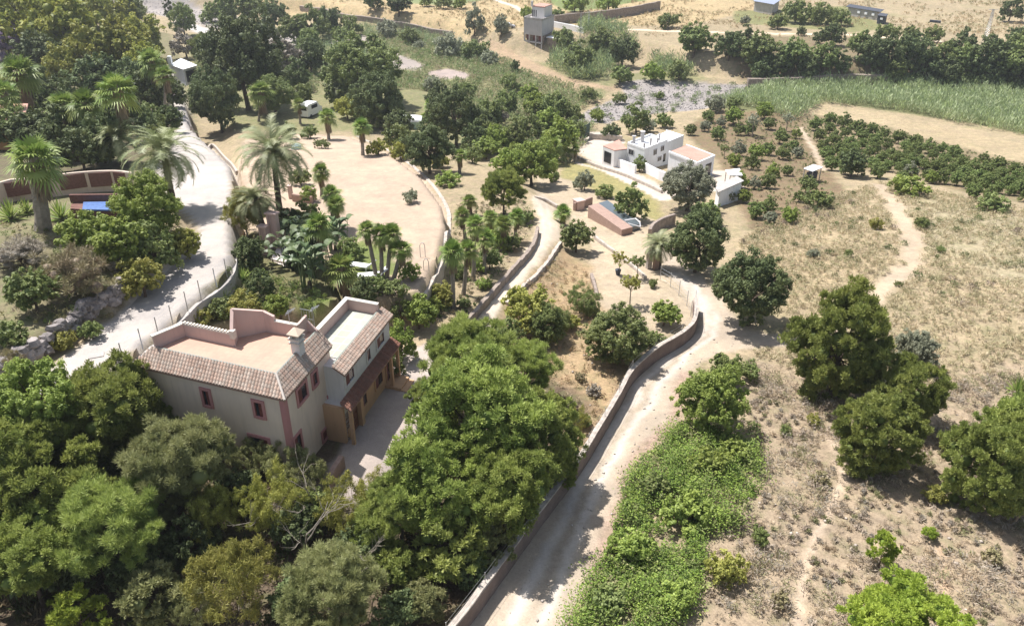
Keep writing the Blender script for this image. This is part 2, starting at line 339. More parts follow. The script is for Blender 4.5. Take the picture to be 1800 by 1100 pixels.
def axis_steps(lo, hi, f):
    a = [lo]
    while a[-1] < hi: a.append(a[-1]+f(a[-1]))
    return np.array(a)
ys = axis_steps(12, 1400, lambda y: .22+.0052*y if y < 330 else .02*y-4.5)
xp = axis_steps(0, 900, lambda x: .36+.0075*x if x < 160 else .02*x-1.6)
xs = np.concatenate([-xp[:0:-1], xp])
X, Y = np.meshgrid(xs, ys); Z = tz(X.ravel(), Y.ravel()).reshape(X.shape)
xf, yf = X.ravel(), Y.ravel()
col = np.tile(np.array([*BASECOL, .35]), (len(xf), 1)); cls = np.zeros(len(xf), int); names = ['ground']
n1 = fbm(xf*.05, yf*.05, 5); n2 = fbm(xf*.18, yf*.18, 9)
col[:, :3] *= (.82+.36*n1)[:, None]; green = sstep((n2-.5)*6)*sstep((n1-.42)*6)
col[:, :3] = col[:, :3]*(1-.45*green[:, None])+np.array([.22, .22, .11])*.45*green[:, None]
wx = xf+1.6*(fbm(xf*.5, yf*.5, 21)-.47); wy = yf+1.6*(fbm(xf*.5, yf*.5, 33)-.47)
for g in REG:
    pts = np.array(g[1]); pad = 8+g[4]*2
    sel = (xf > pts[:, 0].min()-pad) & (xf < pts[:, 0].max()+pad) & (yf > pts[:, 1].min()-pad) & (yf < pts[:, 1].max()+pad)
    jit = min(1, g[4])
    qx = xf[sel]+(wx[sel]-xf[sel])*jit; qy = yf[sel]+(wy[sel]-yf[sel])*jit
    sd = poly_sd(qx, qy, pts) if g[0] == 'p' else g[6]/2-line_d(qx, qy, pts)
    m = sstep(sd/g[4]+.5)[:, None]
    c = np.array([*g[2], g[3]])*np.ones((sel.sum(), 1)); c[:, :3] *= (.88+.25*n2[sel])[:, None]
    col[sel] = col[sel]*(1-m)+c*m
    if g[5] not in names: names.append(g[5])
    k = names.index(g[5]); cc = cls[sel]; cc[m[:, 0] > .5] = k; cls[sel] = cc
nx, ny = len(xs), len(ys)
I = (np.arange(ny-1)[:, None]*nx+np.arange(nx-1)[None, :]).ravel(); Q = np.stack([I, I+1, I+1+nx, I+nx], 1)
fc = cls[Q[:, 0]]
def ground_mat():
    m, n, b = newmat('ground_surface'); P = N(n, 'ShaderNodeNewGeometry').outputs['Position']
    a = N(n, 'ShaderNodeVertexColor', layer_name='Col'); vg = a.outputs['Alpha']
    f1 = noise(n, .35, 6, .7, P); f2 = noise(n, 2.2, 5, .7, P); f3 = noise(n, 9, 4, .7, P); f4 = noise(n, 30, 3, .6, P); f5 = noise(n, .9, 5, .7, P)
    c = mixc(n, 1.0, a.outputs[0], mixc(n, ramp(n, f1, .3, .7), (.82, .82, .84), (1.14, 1.12, 1.08)), 'MULTIPLY')
    vf = ramp(n, vg, 0, .3, .25, 1)
    c = mixc(n, vf, c, mixc(n, ramp(n, f2, .36, .66), (.76, .75, .74), (1.18, 1.17, 1.14)), 'MULTIPLY')
    c = mixc(n, vf, c, mixc(n, ramp(n, f3, .36, .66), (.74, .73, .73), (1.2, 1.2, 1.18)), 'MULTIPLY')
    gm = N(n, 'ShaderNodeMath', operation='MULTIPLY'); n.links.new(ramp(n, f5, .47, .62), gm.inputs[0]); n.links.new(vg, gm.inputs[1])
    c = mixc(n, gm.outputs[0], c, (.15, .165, .07))
    g2 = N(n, 'ShaderNodeMath', operation='MULTIPLY'); n.links.new(ramp(n, f3, .55, .66), g2.inputs[0]); n.links.new(vg, g2.inputs[1])
    c = mixc(n, g2.outputs[0], c, (.19, .14, .10))
    n.links.new(c, b.inputs['Base Color']); b.inputs['Roughness'].default_value = .95; b.inputs['Specular IOR Level'].default_value = .15
    ad = N(n, 'ShaderNodeMath', operation='ADD'); n.links.new(f3, ad.inputs[0]); n.links.new(f4, ad.inputs[1]); bump(n, b, ad.outputs[0], .6, .05)
    return m
GM = ground_mat()
for k, nm in enumerate(names):
    q = Q[fc == k]; u, inv = np.unique(q, return_inverse=True)
    V = np.stack([xf[u], yf[u], Z.ravel()[u]], 1)
    me = mesh_np(nm, V, inv.reshape(q.shape), col=col[u], smooth=True)
    tag(link(nm, me, GM), None, None, kind='structure')

# ------------------------------------------------------------------ foliage prototypes
def unit(v): return v/(np.linalg.norm(v, axis=-1, keepdims=True)+1e-9)
def rdir(n, r): return unit(r.normal(size=(n, 3)))
def leaf_quads(P, T, B, ln, wd, tone):
    """diamond leaves: P centre, T long axis, B across"""
    n = len(P); ln = np.broadcast_to(ln, n)[:, None]; wd = np.broadcast_to(wd, n)[:, None]
    V = np.stack([P-T*ln*.5, P+B*wd*.5, P+T*ln*.5, P-B*wd*.5], 1).reshape(-1, 3)
    return V, np.arange(4*n).reshape(n, 4), np.repeat(tone, 4)
def join(parts):
    V = []; Fq = []; T = []; o = 0
    for v, f, t in parts: V.append(v); Fq.append(f+o); T.append(t); o += len(v)
    return np.concatenate(V), np.concatenate(Fq), np.concatenate(T)
def cmesh(name, parts):
    V, Fq, T = join(parts); return mesh_np(name, V, Fq, col=np.stack([T, T, T], 1))
def sphere_core(c, r, tone, sq=.8):
    nu, nv = 8, 5; V = []; Fq = []
    for j in range(nv+1):
        for i in range(nu):
            th = pi*j/nv; ph = 2*pi*i/nu; V.append((c[0]+r*sin(th)*cos(ph), c[1]+r*sin(th)*sin(ph), c[2]+r*sq*cos(th)))
    for j in range(nv):
        for i in range(nu): Fq.append((j*nu+i, j*nu+(i+1) % nu, (j+1)*nu+(i+1) % nu, (j+1)*nu+i))
    return np.array(V), np.array(Fq), np.full(len(V), tone)
def lobes(seed, n, rl, zs, zmin=-.35, irr=.12, flat=1.0):
    r = np.random.default_rng(seed); c = []
    k = 0
    while len(c) < n and k < 4000:
        k += 1
        d = rdir(1, r)[0]
        if d[2] < zmin: continue
        rad = (1-rl*.8)*(1+irr*(vnoise(np.array([d[0]*2+seed]), np.array([d[1]*2+d[2]*3]))[0]*2-1))
        p = np.array([d[0]*rad, d[1]*rad, d[2]*rad*zs])
        if all(np.linalg.norm(p-q) > rl*.72 for q in c) or k > 2500: c.append(p)
    return c, r
def sublobes(c, rr, r, m, up):
    u = rdir(m*3, r); u = u[u[:, 2] > -up][:m]; out = []
    for d in u: out.append((c+d*rr*r.uniform(.6, 1.1)*np.array([1, 1, .9]), rr*r.uniform(.26, .46)))
    return out
def finish(parts, cs, kz):
    V, Fq, T = join(parts); rad = np.hypot(V[:, 0], V[:, 1]); k = .97/np.percentile(rad, 97); V[:, :2] *= k
    V[:, 2] += kz; return mesh_np('crown', V, Fq, col=np.stack([T]*3, 1)), [c*np.array([k, k, 1]) for c in cs]
def crown_pine(seed, nl=26, nn=70, ln=.085, wd=.026, zs=.72, rl=.27, kz=1.0, zmin=-.3, m=10):
    cs, r = lobes(seed, nl, rl, zs, zmin, .35); parts = []
    for c in cs:
        rr = rl*r.uniform(.6, 1.35); t0 = r.uniform(.0, .45)
        for sc_, sr in sublobes(c, rr, r, m, .25):
            n = int(nn*(.6+sr/(rl*.42)*.5)); u = rdir(n, r); u[:, 2] = u[:, 2]*.7+.35; u = unit(u)
            P = sc_+u*(sr*(.35+.65*r.random(n)))[:, None]
            T = unit(u*.95+np.array([0, 0, .3])+r.normal(size=(n, 3))*.3); B = unit(np.cross(T, np.array([-.35, .25, 1.0])+r.normal(size=(n, 3))*.55))
            tone = np.clip(t0+r.uniform(0, .25)+.35*r.random(n), 0, 1)
            parts.append(leaf_quads(P, T, B, ln*r.uniform(.5, 1.5, n), wd*r.uniform(.6, 1.4, n), tone))
        parts.append(sphere_core(c-np.array([0, 0, rr*.15]), rr*.45, .0))
    return finish(parts, cs, kz)
def crown_broad(seed, nl=28, nn=40, ln=.085, wd=.055, zs=.85, rl=.29, kz=1.0, zmin=-.55, irr=.35, droop=0, core=.36, m=9):
    cs, r = lobes(seed, nl, rl, zs, zmin, irr); parts = []
    for c in cs:
        rr = rl*r.uniform(.55, 1.4); t0 = r.uniform(0, .35)
        for sc_, sr in sublobes(c, rr, r, m, .6):
            n = int(nn*(.6+sr/(rl*.42)*.5)); u = rdir(n, r); u[:, 2] += .2; u = unit(u)
            P = sc_+u*(sr*(.3+.8*r.random(n)))[:, None]
            nrm = unit(u*.7+r.normal(size=(n, 3))*.5+np.array([0, 0, .35])); T = unit(np.cross(nrm, r.normal(size=(n, 3)))); T[:, 2] -= droop; T = unit(T)
            B = unit(np.cross(nrm, T)); tone = np.clip(t0+r.uniform(0, .2)+.45*r.random(n), 0, 1)
            parts.append(leaf_quads(P, T, B, ln*r.uniform(.7, 1.35, n), wd*r.uniform(.8, 1.2, n), tone))
        if core: parts.append(sphere_core(c-np.array([0, 0, rr*.2]), rr*core, .3))
    return finish(parts, cs, kz)
def trunk_mesh(seed, cs, kz, r0=.06, limbs=14, lean=.08, forks=False):
    r = random.Random(seed); mb = MB(); top = np.array([r.uniform(-lean, lean), r.uniform(-lean, lean), kz*.9])
    mid = np.array([r.uniform(-lean, lean)*.6, r.uniform(-lean, lean)*.6, kz*.45])
    mb.tube([(0, 0, -.25), (0, 0, 0), mid, top], [r0*1.5, r0*1.15, r0*.85, r0*.35], 8)
    sel = r.sample(range(len(cs)), min(limbs, len(cs)))
    for k in sel:
        c = cs[k]+np.array([0, 0, kz]); s = mid+(top-mid)*r.uniform(-.1, .9); m = (s+c)/2+np.array([0, 0, -.04])
        mb.tube([s, m, c], [r0*.38, r0*.24, r0*.1], 5, cap=False)
    return mb.mesh('trunk')
PROTO = {}
def proto(sp, k):
    key = (sp, k)
    if key in PROTO: return PROTO[key]
    s = sum(ord(ch) for ch in sp)*31+k*7
    if sp == 'pineL': kz = 1.2; cr, cs = crown_pine(s, 44, 125, .066, .020, .75, .26, kz, -.5, 12); tr = trunk_mesh(s, cs, kz, .045, 26)
    elif sp == 'pineR': kz = .9; cr, cs = crown_pine(s, 72, 110, .066, .022, .95, .24, kz, -.85, 11); tr = trunk_mesh(s, cs, kz, .045, 20)
    elif sp == 'pineW': kz = 1.2; cr, cs = crown_pine(s, 36, 150, .10, .012, .7, .29, kz, -.45, 12); tr = trunk_mesh(s, cs, kz, .04, 26)
    elif sp == 'pineS': kz = .95; cr, cs = crown_pine(s, 16, 60, .15, .045, .95, .36, kz, -.75, 8); tr = trunk_mesh(s, cs, kz, .05, 10)
    elif sp == 'broadL': kz = 1.0; cr, cs = crown_broad(s, 52, 62, .062, .040, .9, .26, kz, -.85, .28, m=10); tr = trunk_mesh(s, cs, kz, .06, 16)
    elif sp == 'broadM': kz = .9; cr, cs = crown_broad(s, 26, 28, .13, .085, .85, .34, kz, -.85, .32, m=8); tr = trunk_mesh(s, cs, kz, .06, 12)
    elif sp == 'bush': kz = .5; cr, cs = crown_broad(s, 14, 24, .19, .10, .7, .42, kz, -.55, .45, m=7); tr = trunk_mesh(s, cs, kz, .05, 10)
    elif sp == 'wispy': kz = 1.05; cr, cs = crown_broad(s, 24, 60, .13, .018, .8, .31, kz, -.6, .6, .8, .0, m=9); tr = trunk_mesh(s, cs, kz, .035, 24)
    elif sp == 'scrub': kz = .5; cr, cs = crown_pine(s, 18, 50, .2, .018, .7, .38, kz, -.3, 8); tr = trunk_mesh(s, cs, kz, .03, 18)
    elif sp == 'young': kz = 1.7; cr, cs = crown_broad(s, 9, 14, .22, .13, .8, .42, kz, -.6, .5, .2, .0, m=6); tr = trunk_mesh(s, cs, kz, .06, 9)
    elif sp == 'cypress': kz = 3.2; cr, cs = crown_broad(s, 46, 26, .22, .08, 3.3, .36, kz, -.95, .05, m=8); tr = trunk_mesh(s, cs, kz, .1, 4)
    PROTO[key] = (cr, tr); return PROTO[key]
KZ = dict(pineL=1.2, pineR=.9, pineW=1.2, pineS=.95, broadL=1.0, broadM=.9, bush=.5, wispy=1.05, scrub=.5, young=1.7, cypress=3.2)
BARK = dict(pineW=palebark, wispy=palebark, young=palebark)
def place(sp, var, px, py, rpx, k=None):
    """crown centre seen at px,py with half-width rpx -> ground point and scale"""
    k = KZ[sp] if k is None else k; s = 3.0
    for _ in range(3):
        p = G(px, py, s*k); z = z1(p); s = rpx*slant(p, z+s*k)/F*1.0
    return np.array([p[0], p[1], z]), s
cnt = [0]
def tree(name, cat, sp, mat, px, py, rpx, label, group=None, zs=1.0, var=None, asp=1.0):
    cnt[0] += 1; v = (cnt[0] % 3 if sp in ('pineL', 'pineR', 'pineW', 'broadL', 'broadM', 'bush') else cnt[0] % 2) if var is None else var
    p, s = place(sp, v, px, py, rpx, KZ[sp]*zs); cr, tr = proto(sp, v)
    t = thing(name, label, cat, p, group, rng.uniform(0, 2*pi), (s, s, s*zs))
    link('trunk', tr, BARK.get(sp, bark), t); link('crown', cr, L[mat], t)
    return t
# ---- palms
def fan_leaf(P0, az, el, ln, r, R_=.85, nb=15, droop=.5):
    d = np.array([cos(az)*cos(el), sin(az)*cos(el), sin(el)]); hub = P0+d*ln
    side = np.array([-sin(az), cos(az), 0]); up = np.cross(d, side)*-1; parts = []
    V = []; Fq = []; o = 0
    # petiole
    V += [P0-side*.03, P0+side*.03, hub+side*.02, hub-side*.02]; Fq.append((0, 1, 2, 3)); o = 4
    for i in range(nb):
        a = (i/(nb-1)-.5)*R(230); dd = d*cos(a)+side*sin(a); rr = R_*(1-.18*abs(a)/2)*r.uniform(.9, 1.1)
        perp = unit(np.cross(dd, up)); tip = hub+dd*rr; tip[2] -= droop*rr*r.uniform(.5, 1); m = hub+dd*rr*.55; m[2] -= droop*rr*.08
        V += [hub, m+perp*.055, tip, m-perp*.055]; Fq.append((o, o+1, o+2, o+3)); o += 4
    return np.array(V), np.array(Fq), np.full(len(V), np.clip(r.uniform(.0, .7)+(.25 if el < 0 else 0), 0, 1))
def fan_palm_proto(seed, n=34):
    r = np.random.default_rng(seed); parts = []
    for i in range(n):
        t = i/n; el = R(78)-t*R(118)+r.normal()*.08; az = i*2.4+r.normal()*.2
        parts.append(fan_leaf(np.array([0, 0, .05-.25*t]), az, el, r.uniform(.6, .95)*(.7+.4*t), r, r.uniform(.75, .95), droop=.25+.5*t))
    V, Fq, T = join(parts); V = V/1.55
    return mesh_np('crown', V, Fq, col=np.stack([T]*3, 1))
def feather_palm_proto(seed, n=62, nl=28, w=.034):
    r = np.random.default_rng(seed); parts = []
    for i in range(n):
        t = i/n; el = R(80)-t*R(105)+r.normal()*.08; az = i*2.4+r.normal()*.15; ln = r.uniform(1.0, 1.25)
        d = np.array([cos(az), sin(az)]); V = []; Fq = []; o = 0; p = np.array([0, 0, -.1*t]); e = el; pts = [p.copy()]; st = ln/nl
        for k in range(nl):
            p = p+np.array([d[0]*cos(e), d[1]*cos(e), sin(e)])*st; e -= R(95)/nl*(.5+k/nl); pts.append(p.copy())
        side = np.array([-d[1], d[0], 0])
        for k in range(2, nl+1):
            tan = unit(pts[k]-pts[k-1]); f = k/nl; l = .26*(1-.55*abs(f-.45)*1.6)*r.uniform(.85, 1.1)
            for sg in (-1, 1):
                dd = unit(side*sg*.8+tan*.65+np.array([0, 0, .12-.25*r.random()])); b = tan*w*.5; tip = pts[k]+dd*l
                V += [pts[k]-b, pts[k]+b, tip+b*.2, tip-b*.2]; Fq.append((o, o+1, o+2, o+3)); o += 4
            V += [pts[k-1]-side*.012, pts[k-1]+side*.012, pts[k]+side*.01, pts[k]-side*.01]; Fq.append((o, o+1, o+2, o+3)); o += 4
        parts.append((np.array(V), np.array(Fq), np.full(len(V), np.clip(r.uniform(.1, .8), 0, 1))))
    V, Fq, T = join(parts); return mesh_np('crown', V, Fq, col=np.stack([T]*3, 1))
def paddle_proto(seed, n=30):
    r = np.random.default_rng(seed); parts = []
    for i in range(n):
        az = r.uniform(0, 2*pi); b0 = np.array([*(r.normal(size=2)*.22), 0]); h = r.uniform(.5, 1.5); ln = r.uniform(.55, .85); e = R(r.uniform(25, 75))
        d = np.array([cos(az), sin(az)]); side = np.array([-d[1], d[0], 0]); p = b0+np.array([d[0]*h*.18, d[1]*h*.18, h]); V = [b0-side*.03, b0+side*.03, p+side*.02, p-side*.02]; Fq = [(0, 1, 2, 3)]
        prof = [.05, .16, .19, .17, .12, .02]; rows = []
        for k, wv in enumerate(prof):
            rows.append((p.copy(), wv)); p = p+np.array([d[0]*cos(e), d[1]*cos(e), sin(e)])*ln/5; e -= R(22)
        o = 4
        for (pa, wa), (pb, wb) in zip(rows[:-1], rows[1:]):
            for sg in (-1, 1):
                V += [pa, pa+side*sg*wa+np.array([0, 0, .05]), pb+side*sg*wb+np.array([0, 0, .05]), pb]; Fq.append((o, o+1, o+2, o+3)); o += 4
        parts.append((np.array(V), np.array(Fq), np.full(len(V), r.uniform(0, 1))))
    V, Fq, T = join(parts); return mesh_np('leaves', V, Fq, col=np.stack([T]*3, 1))
def rosette_proto(seed, n=60):
    r = np.random.default_rng(seed); parts = []
    for i in range(n):
        az = i*2.4; el = R(85)-R(90)*i/n; d = np.array([cos(az)*cos(el), sin(az)*cos(el), sin(el)]); side = np.array([-sin(az), cos(az), 0]); tip = d*r.uniform(.8, 1.05); tip[2] -= .12*i/n; m = d*.45
        parts.append((np.array([side*-.03, m-side*.05, tip, m+side*.05]), np.array([[0, 1, 2, 3]]), np.full(4, r.uniform(0, 1))))
    V, Fq, T = join(parts); return mesh_np('leaves', V, Fq, col=np.stack([T]*3, 1))
FP = [fan_palm_proto(11+k) for k in range(3)]; DP = [feather_palm_proto(5+k) for k in range(2)]
BP = [paddle_proto(3+k) for k in range(3)]; RP = rosette_proto(4)
def ptrunk(kind):
    mb = MB(); n = 14
    pts = [(0.012*sin(i*.7), .012*cos(i*.9), i/n) for i in range(n+1)]; pts[0] = (0, 0, -.08)
    mb.tube(pts, [(1.35 if i == 0 else 1.12-.35*i/n+(.06 if i % 2 else -.04)) for i in range(n+1)], 9); return mb.mesh('trunk')
PT = ptrunk(0)
def skirt_mesh():
    r = np.random.default_rng(2); parts = []
    for i in range(170):
        az = r.uniform(0, 2*pi); z = -r.uniform(.02, .75); rr = .13+.08*r.random(); p = np.array([cos(az)*rr, sin(az)*rr, z]); T = unit(np.array([cos(az)*.25, sin(az)*.25, -1])); B = np.array([-sin(az), cos(az), 0])
        parts.append(leaf_quads(p[None], T[None], B[None], .5, .10, np.array([r.random()])))
    return cmesh('skirt', parts)
SK = skirt_mesh(); SKM = leafmat('dead_palm_leaf', (.17, .12, .07), (.30, .23, .14), .1)
def palm(kind, px, py, rpx, fx, fy, label, group=None, tr=.16, skirt=True, lean=0):
    """crown at px,py (half width rpx), foot at fx,fy"""
    foot = G3(fx, fy); d = math.hypot(foot[0], foot[1]); rr = ray(px, py); t = foot[1]/rr[1]; top = np.array([rr[0]*t, foot[1], H+rr[2]*t])
    h = max(.3, top[2]-foot[2]); s = rpx*slant(top, top[2])/F; k = cnt[0]; cnt[0] += 1
    o = thing('fan_palm' if kind == 'fan' else 'date_palm', label, 'palm tree', foot, group, 0)
    tk = link('trunk', PT, bark if kind != 'fan' else palebark, o); q = tr*1.0
    tk.scale = (q, q, h); dx, dy = top[0]-foot[0], top[1]-foot[1]
    tk.rotation_euler = (0, math.atan2(dx, h), 0) if abs(dx) > .02 else (0, 0, 0)
    c = link('crown', FP[k % 3] if kind == 'fan' else DP[k % 2], L['fan' if kind == 'fan' else 'feather'], o); c.location = (dx, dy, h); c.scale = (s*.95,)*3 if kind == 'fan' else (s, s, s*.9); c.rotation_euler = (rng.normal()*.12, rng.normal()*.12, rng.uniform(0, 6)); c.scale = tuple(v*k_ for v, k_ in zip(c.scale, (rng.uniform(.9, 1.1), rng.uniform(.9, 1.1), rng.uniform(.8, 1.15))))
    if skirt and kind == 'fan':
        k2 = link('dead_frond_skirt', SK, SKM, o); k2.location = (dx, dy, h-.1*s); k2.scale = (s*1.1, s*1.1, s*1.3)
    return o

# ------------------------------------------------------------------ the villa (local frame: a to the left, b away from the camera)
HO = np.array([-12.99, 36.95]); E1 = np.array([-.9394, .3429]); E2 = np.array([.2450, .9695])
def hp(a, b): return HO+E1*a+E2*b
def hb(mb, a0, a1, b0, b1, z0, z1_, c=None): return mb.prism([hp(a0, b0), hp(a1, b0), hp(a1, b1), hp(a0, b1)], z0, z1_, c)
Minv = np.linalg.inv(np.array([E1, E2]).T)
def hz(px, py, z): v = Minv@(PZ(px, py, z)-HO); return v[0], v[1]
def tiles(mb, ridge0, ridge1, eave0, eave1, zr, ze, pitch=.2, courses=6, hip0=0, hip1=0, seed=0, th=.06, br=(1, 1, 1)):
    """barrel-tile slope in the local frame: eave0->eave1 along the eave; hip0/hip1 = run of the hip at each end (in local units along the eave)"""
    r = np.random.default_rng(seed); E0 = np.array(eave0, float); E1_ = np.array(eave1, float); Rr0 = np.array(ridge0, float)
    Lv = E1_-E0; Ln = np.linalg.norm(Lv); n = max(4, int(round(Ln/pitch))); up = Rr0-E0; up = up-Lv*(up@Lv)/(Lv@Lv); sub = 6
    for i in range(n):
        s0 = i/n; sm = (i+.5)/n*Ln; tm = 1.0
        if hip0 > 0: tm = min(tm, sm/hip0)
        if hip1 > 0: tm = min(tm, (Ln-sm)/hip1)
        if hip0 < 0: pass
        tone = r.uniform(.86, 1.1)
        for cidx in range(courses):
            t0 = cidx/courses; t1 = (cidx+1)/courses+.03
            if t0 >= tm: break
            t1 = min(t1, tm); cc = tone*r.uniform(.88, 1.12); hue = r.random()
            c = (.40*cc*br[0], (.28+.05*hue)*cc*br[1], (.215+.055*hue)*cc*br[2])
            V = []; st = .028*(1)
            for (t, lift) in ((t0, st), (t1, .0)):
                for j in range(sub+1):
                    f = j/sub; q = E0+Lv*(s0+f/n)+up*t; zz = ze+(zr-ze)*t+.075*sin(pi*f)**1.0+lift-.0
                    w_ = hp(q[0], q[1]); V.append((w_[0], w_[1], zz))
            Fq = [(j, j+1, sub+2+j, sub+1+j) for j in range(sub)]
            # front lip
            o = len(V)
            for j in range(sub+1): V.append((V[j][0], V[j][1], V[j][2]-.045))
            Fq += [(j, j+1, o+j+1, o+j) for j in range(sub)]
            mb.add(V, Fq, c)
def slab(mb, q, zt, zb, th, c=None):
    """sloping slab: q = 4 local corners [eave0, eave1, ridge1, ridge0], zb at the eave, zt at the ridge"""
    W_ = [hp(*p) for p in q]; zz = [zb, zb, zt, zt]
    lo = [(*W_[i], zz[i]-th) for i in range(4)]; hi = [(*W_[i], zz[i]) for i in range(4)]; mb.hexa(lo, hi, c)
mWall = plaster('cream_plaster', (.72, .58, .465)); mWhite = plaster('white_plaster', (.68, .64, .60)); mPink = plaster('pink_plaster', (.56, .40, .345))
mTrim = plaster('dark_pink_trim', (.47, .215, .20)); mOrange = plaster('ochre_plaster', (.55, .34, .19)); mTile = vcolmat('barrel_tiles'); mGreen = plain('grey_green_capping', (.20, .23, .20), .6)
mGlass = plain('window_glass', (.03, .03, .035), .12); mShut = plain('red_brown_shutter', (.16, .045, .035), .5); mDoor = plain('brown_door', (.19, .08, .045), .55)
mCap = plain('cream_capping', (.55, .50, .43), .8)
def tile_floor(name, c1, c2, cm, size=2.5):
    m, n, b = newmat(name); P = N(n, 'ShaderNodeNewGeometry').outputs['Position']
    mp = N(n, 'ShaderNodeMapping'); n.links.new(P, mp.inputs[0]); mp.inputs['Rotation'].default_value = (0, 0, R(14)); mp.inputs['Scale'].default_value = (size,)*3
    ck = N(n, 'ShaderNodeTexBrick'); n.links.new(mp.outputs[0], ck.inputs[0]); ck.offset = 0; ck.inputs['Color1'].default_value = (*c1, 1); ck.inputs['Color2'].default_value = (*c2, 1); ck.inputs['Mortar'].default_value = (*cm, 1)
    ck.inputs['Mortar Size'].default_value = .045; ck.inputs['Brick Width'].default_value = 1; ck.inputs['Row Height'].default_value = 1; ck.inputs['Scale'].default_value = 1
    f = noise(n, .8, 5, .7, P); c = mixc(n, 1, ck.outputs[0], mixc(n, ramp(n, f, .3, .7), (.86, .86, .86), (1.08, 1.06, 1.04)), 'MULTIPLY')
    n.links.new(c, b.inputs['Base Color']); b.inputs['Roughness'].default_value = .8; return m
mFloor = tile_floor('pink_terrace_tiles', (.50, .31, .225), (.46, .285, .21), (.43, .27, .20), 3.2)
mFloor2 = tile_floor('pale_terrace_tiles', (.34, .365, .29), (.41, .415, .35), (.48, .475, .42), 1.25)
vp = hp(0, 2); villa = thing('villa', 'large cream villa with tiled roof edges, dark pink window surrounds and two sunken roof terraces', 'house', (vp[0], vp[1], 1.2))
mb = MB()
F1 = [(9.35, -.7), (-.7, -.7), (-.7, 4.95), (.9, 4.95), (1.1, 4.0), (3.05, 4.0), (4.4, 2.75), (3.95, 1.85), (7.5, 1.9), (8.45, .1)]
mb.prism([hp(*p) for p in F1], .2, 6.92)
hb(mb, -.02, .9, -.02, 4.8, 6.9, 8.0)
mb.prism([hp(*p) for p in [(8.2, -.02), (.5, -.02), (.5, 4.0), (1.1, 3.99), (3.0, 3.97), (4.3, 2.7), (3.93, 1.83), (7.45, 1.85), (8.25, .05)]], 6.9, 8.0)
part('wall', mb, mWall, villa)
mb = MB()
mb.prism([hp(*p) for p in [(8.1, .06), (.06, .06), (.06, 4.75), (.9, 4.75), (1.1, 3.9), (2.97, 3.85), (4.2, 2.65), (3.85, 1.73), (7.38, 1.73)]], 7.98, 8.06)
part('terrace_floor', mb, mFloor, villa, 'pink tiled floor of the front roof terrace')
def wall_seg(mb, p, q, z0, za, zb, th=.16):
    p = np.array(p, float); q = np.array(q, float); d = unit(q-p); nn = np.array([-d[1], d[0]])*th/2
    W_ = [hp(*(p-nn)), hp(*(q-nn)), hp(*(q+nn)), hp(*(p+nn))]
    mb.hexa([(*v, z0) for v in W_], [(*W_[0], za), (*W_[1], zb), (*W_[2], zb), (*W_[3], za)])
mb = MB()
wall_seg(mb, (8.3, .0), (7.45, 1.82), 7.0, 8.85, 8.85); wall_seg(mb, (7.45, 1.82), (3.95, 1.80), 7.0, 8.85, 8.85)
wall_seg(mb, (3.93, 1.74), (4.32, 2.70), 7.0, 9.0, 10.0, .2); wall_seg(mb, (4.32, 2.70), (3.02, 3.95), 7.0, 10.0, 9.45, .2); wall_seg(mb, (3.02, 3.95), (2.3, 3.98), 7.0, 9.45, 9.2, .2)
wall_seg(mb, (2.4, 3.97), (.7, 3.98), 7.0, 8.85, 8.85); wall_seg(mb, (.75, 3.95), (.6, 4.9), 7.0, 8.9, 9.1); wall_seg(mb, (.7, 4.85), (-.1, 4.85), 7.0, 8.9, 8.2)
part('parapet', mb, mPink, villa, 'pink plastered parapet around the front roof terrace')
mb = MB()
mb2 = MB(); wall_seg(mb2, (2.3, 3.99), (.7, 4.0), 8.85, 8.93, 8.93, .26); part('parapet_capping', mb2, mCap, villa)
for p, q, z in (((8.33, -.06), (7.47, 1.86), 8.88), ((7.45, 1.84), (3.85, 1.83), 8.88)): wall_seg(mb, p, q, z-.03, z+.05, z+.05, .26)
for i in range(16):
    for (p, q, z) in (((7.45, 1.84), (3.85, 1.83), 8.95),):
        c = np.array(p)+(np.array(q)-np.array(p))*(i+.5)/16; hb(mb, c[0]-.06, c[0]+.06, c[1]-.12, c[1]+.12, z-.02, z+.05)
hb(mb, 3.75, 4.05, 1.68, 1.98, 8.6, 9.12)
part('parapet_capping', mb, mCap, villa)
mb = MB(); wall_seg(mb, (8.25, 0), (0, 0), 7.9, 8.16, 8.16, .14); wall_seg(mb, (0, 0), (0, 4.8), 7.9, 8.16, 8.16, .14)
part('ridge_capping', mb, mGreen, villa)
mb = MB()
tiles(mb, (8.4, -.05), (-.0, -.05), (9.6, -.95), (-.95, -.95), 8.14, 7.2, .205, 6, hip0=1.1, hip1=.95, seed=1)
slab(mb, [(9.5, -.9), (-.9, -.9), (-.05, -.05), (8.3, -.05)], 8.1, 7.16, .1, (.32, .2, .15))
tiles(mb, (-.05, 5.0), (-.05, 5.0), (-.95, -.95), (-.95, 5.05), 8.14, 7.2, .205, 6, hip0=.95, hip1=0, seed=2)
slab(mb, [(-.9, -.9), (-.9, 5.0), (-.05, 5.0), (-.05, -.05)], 8.1, 7.16, .1, (.32, .2, .15))
roof = part('roof', mb, mTile, villa, 'band of pinkish barrel tiles round the front terrace')
mb = MB(); A_ = hp(0, 0); B_ = hp(-.98, -.98); mb.tube([(*A_, 8.2), (*B_, 7.28)], .07, 8, (.52, .46, .40)); part('hip_ridge', mb, mTile, roof)
mb = MB(); hb(mb, -.74, -.40, -.74, -.40, .2, 7.1); part('corner_quoin', mb, mTrim, villa)
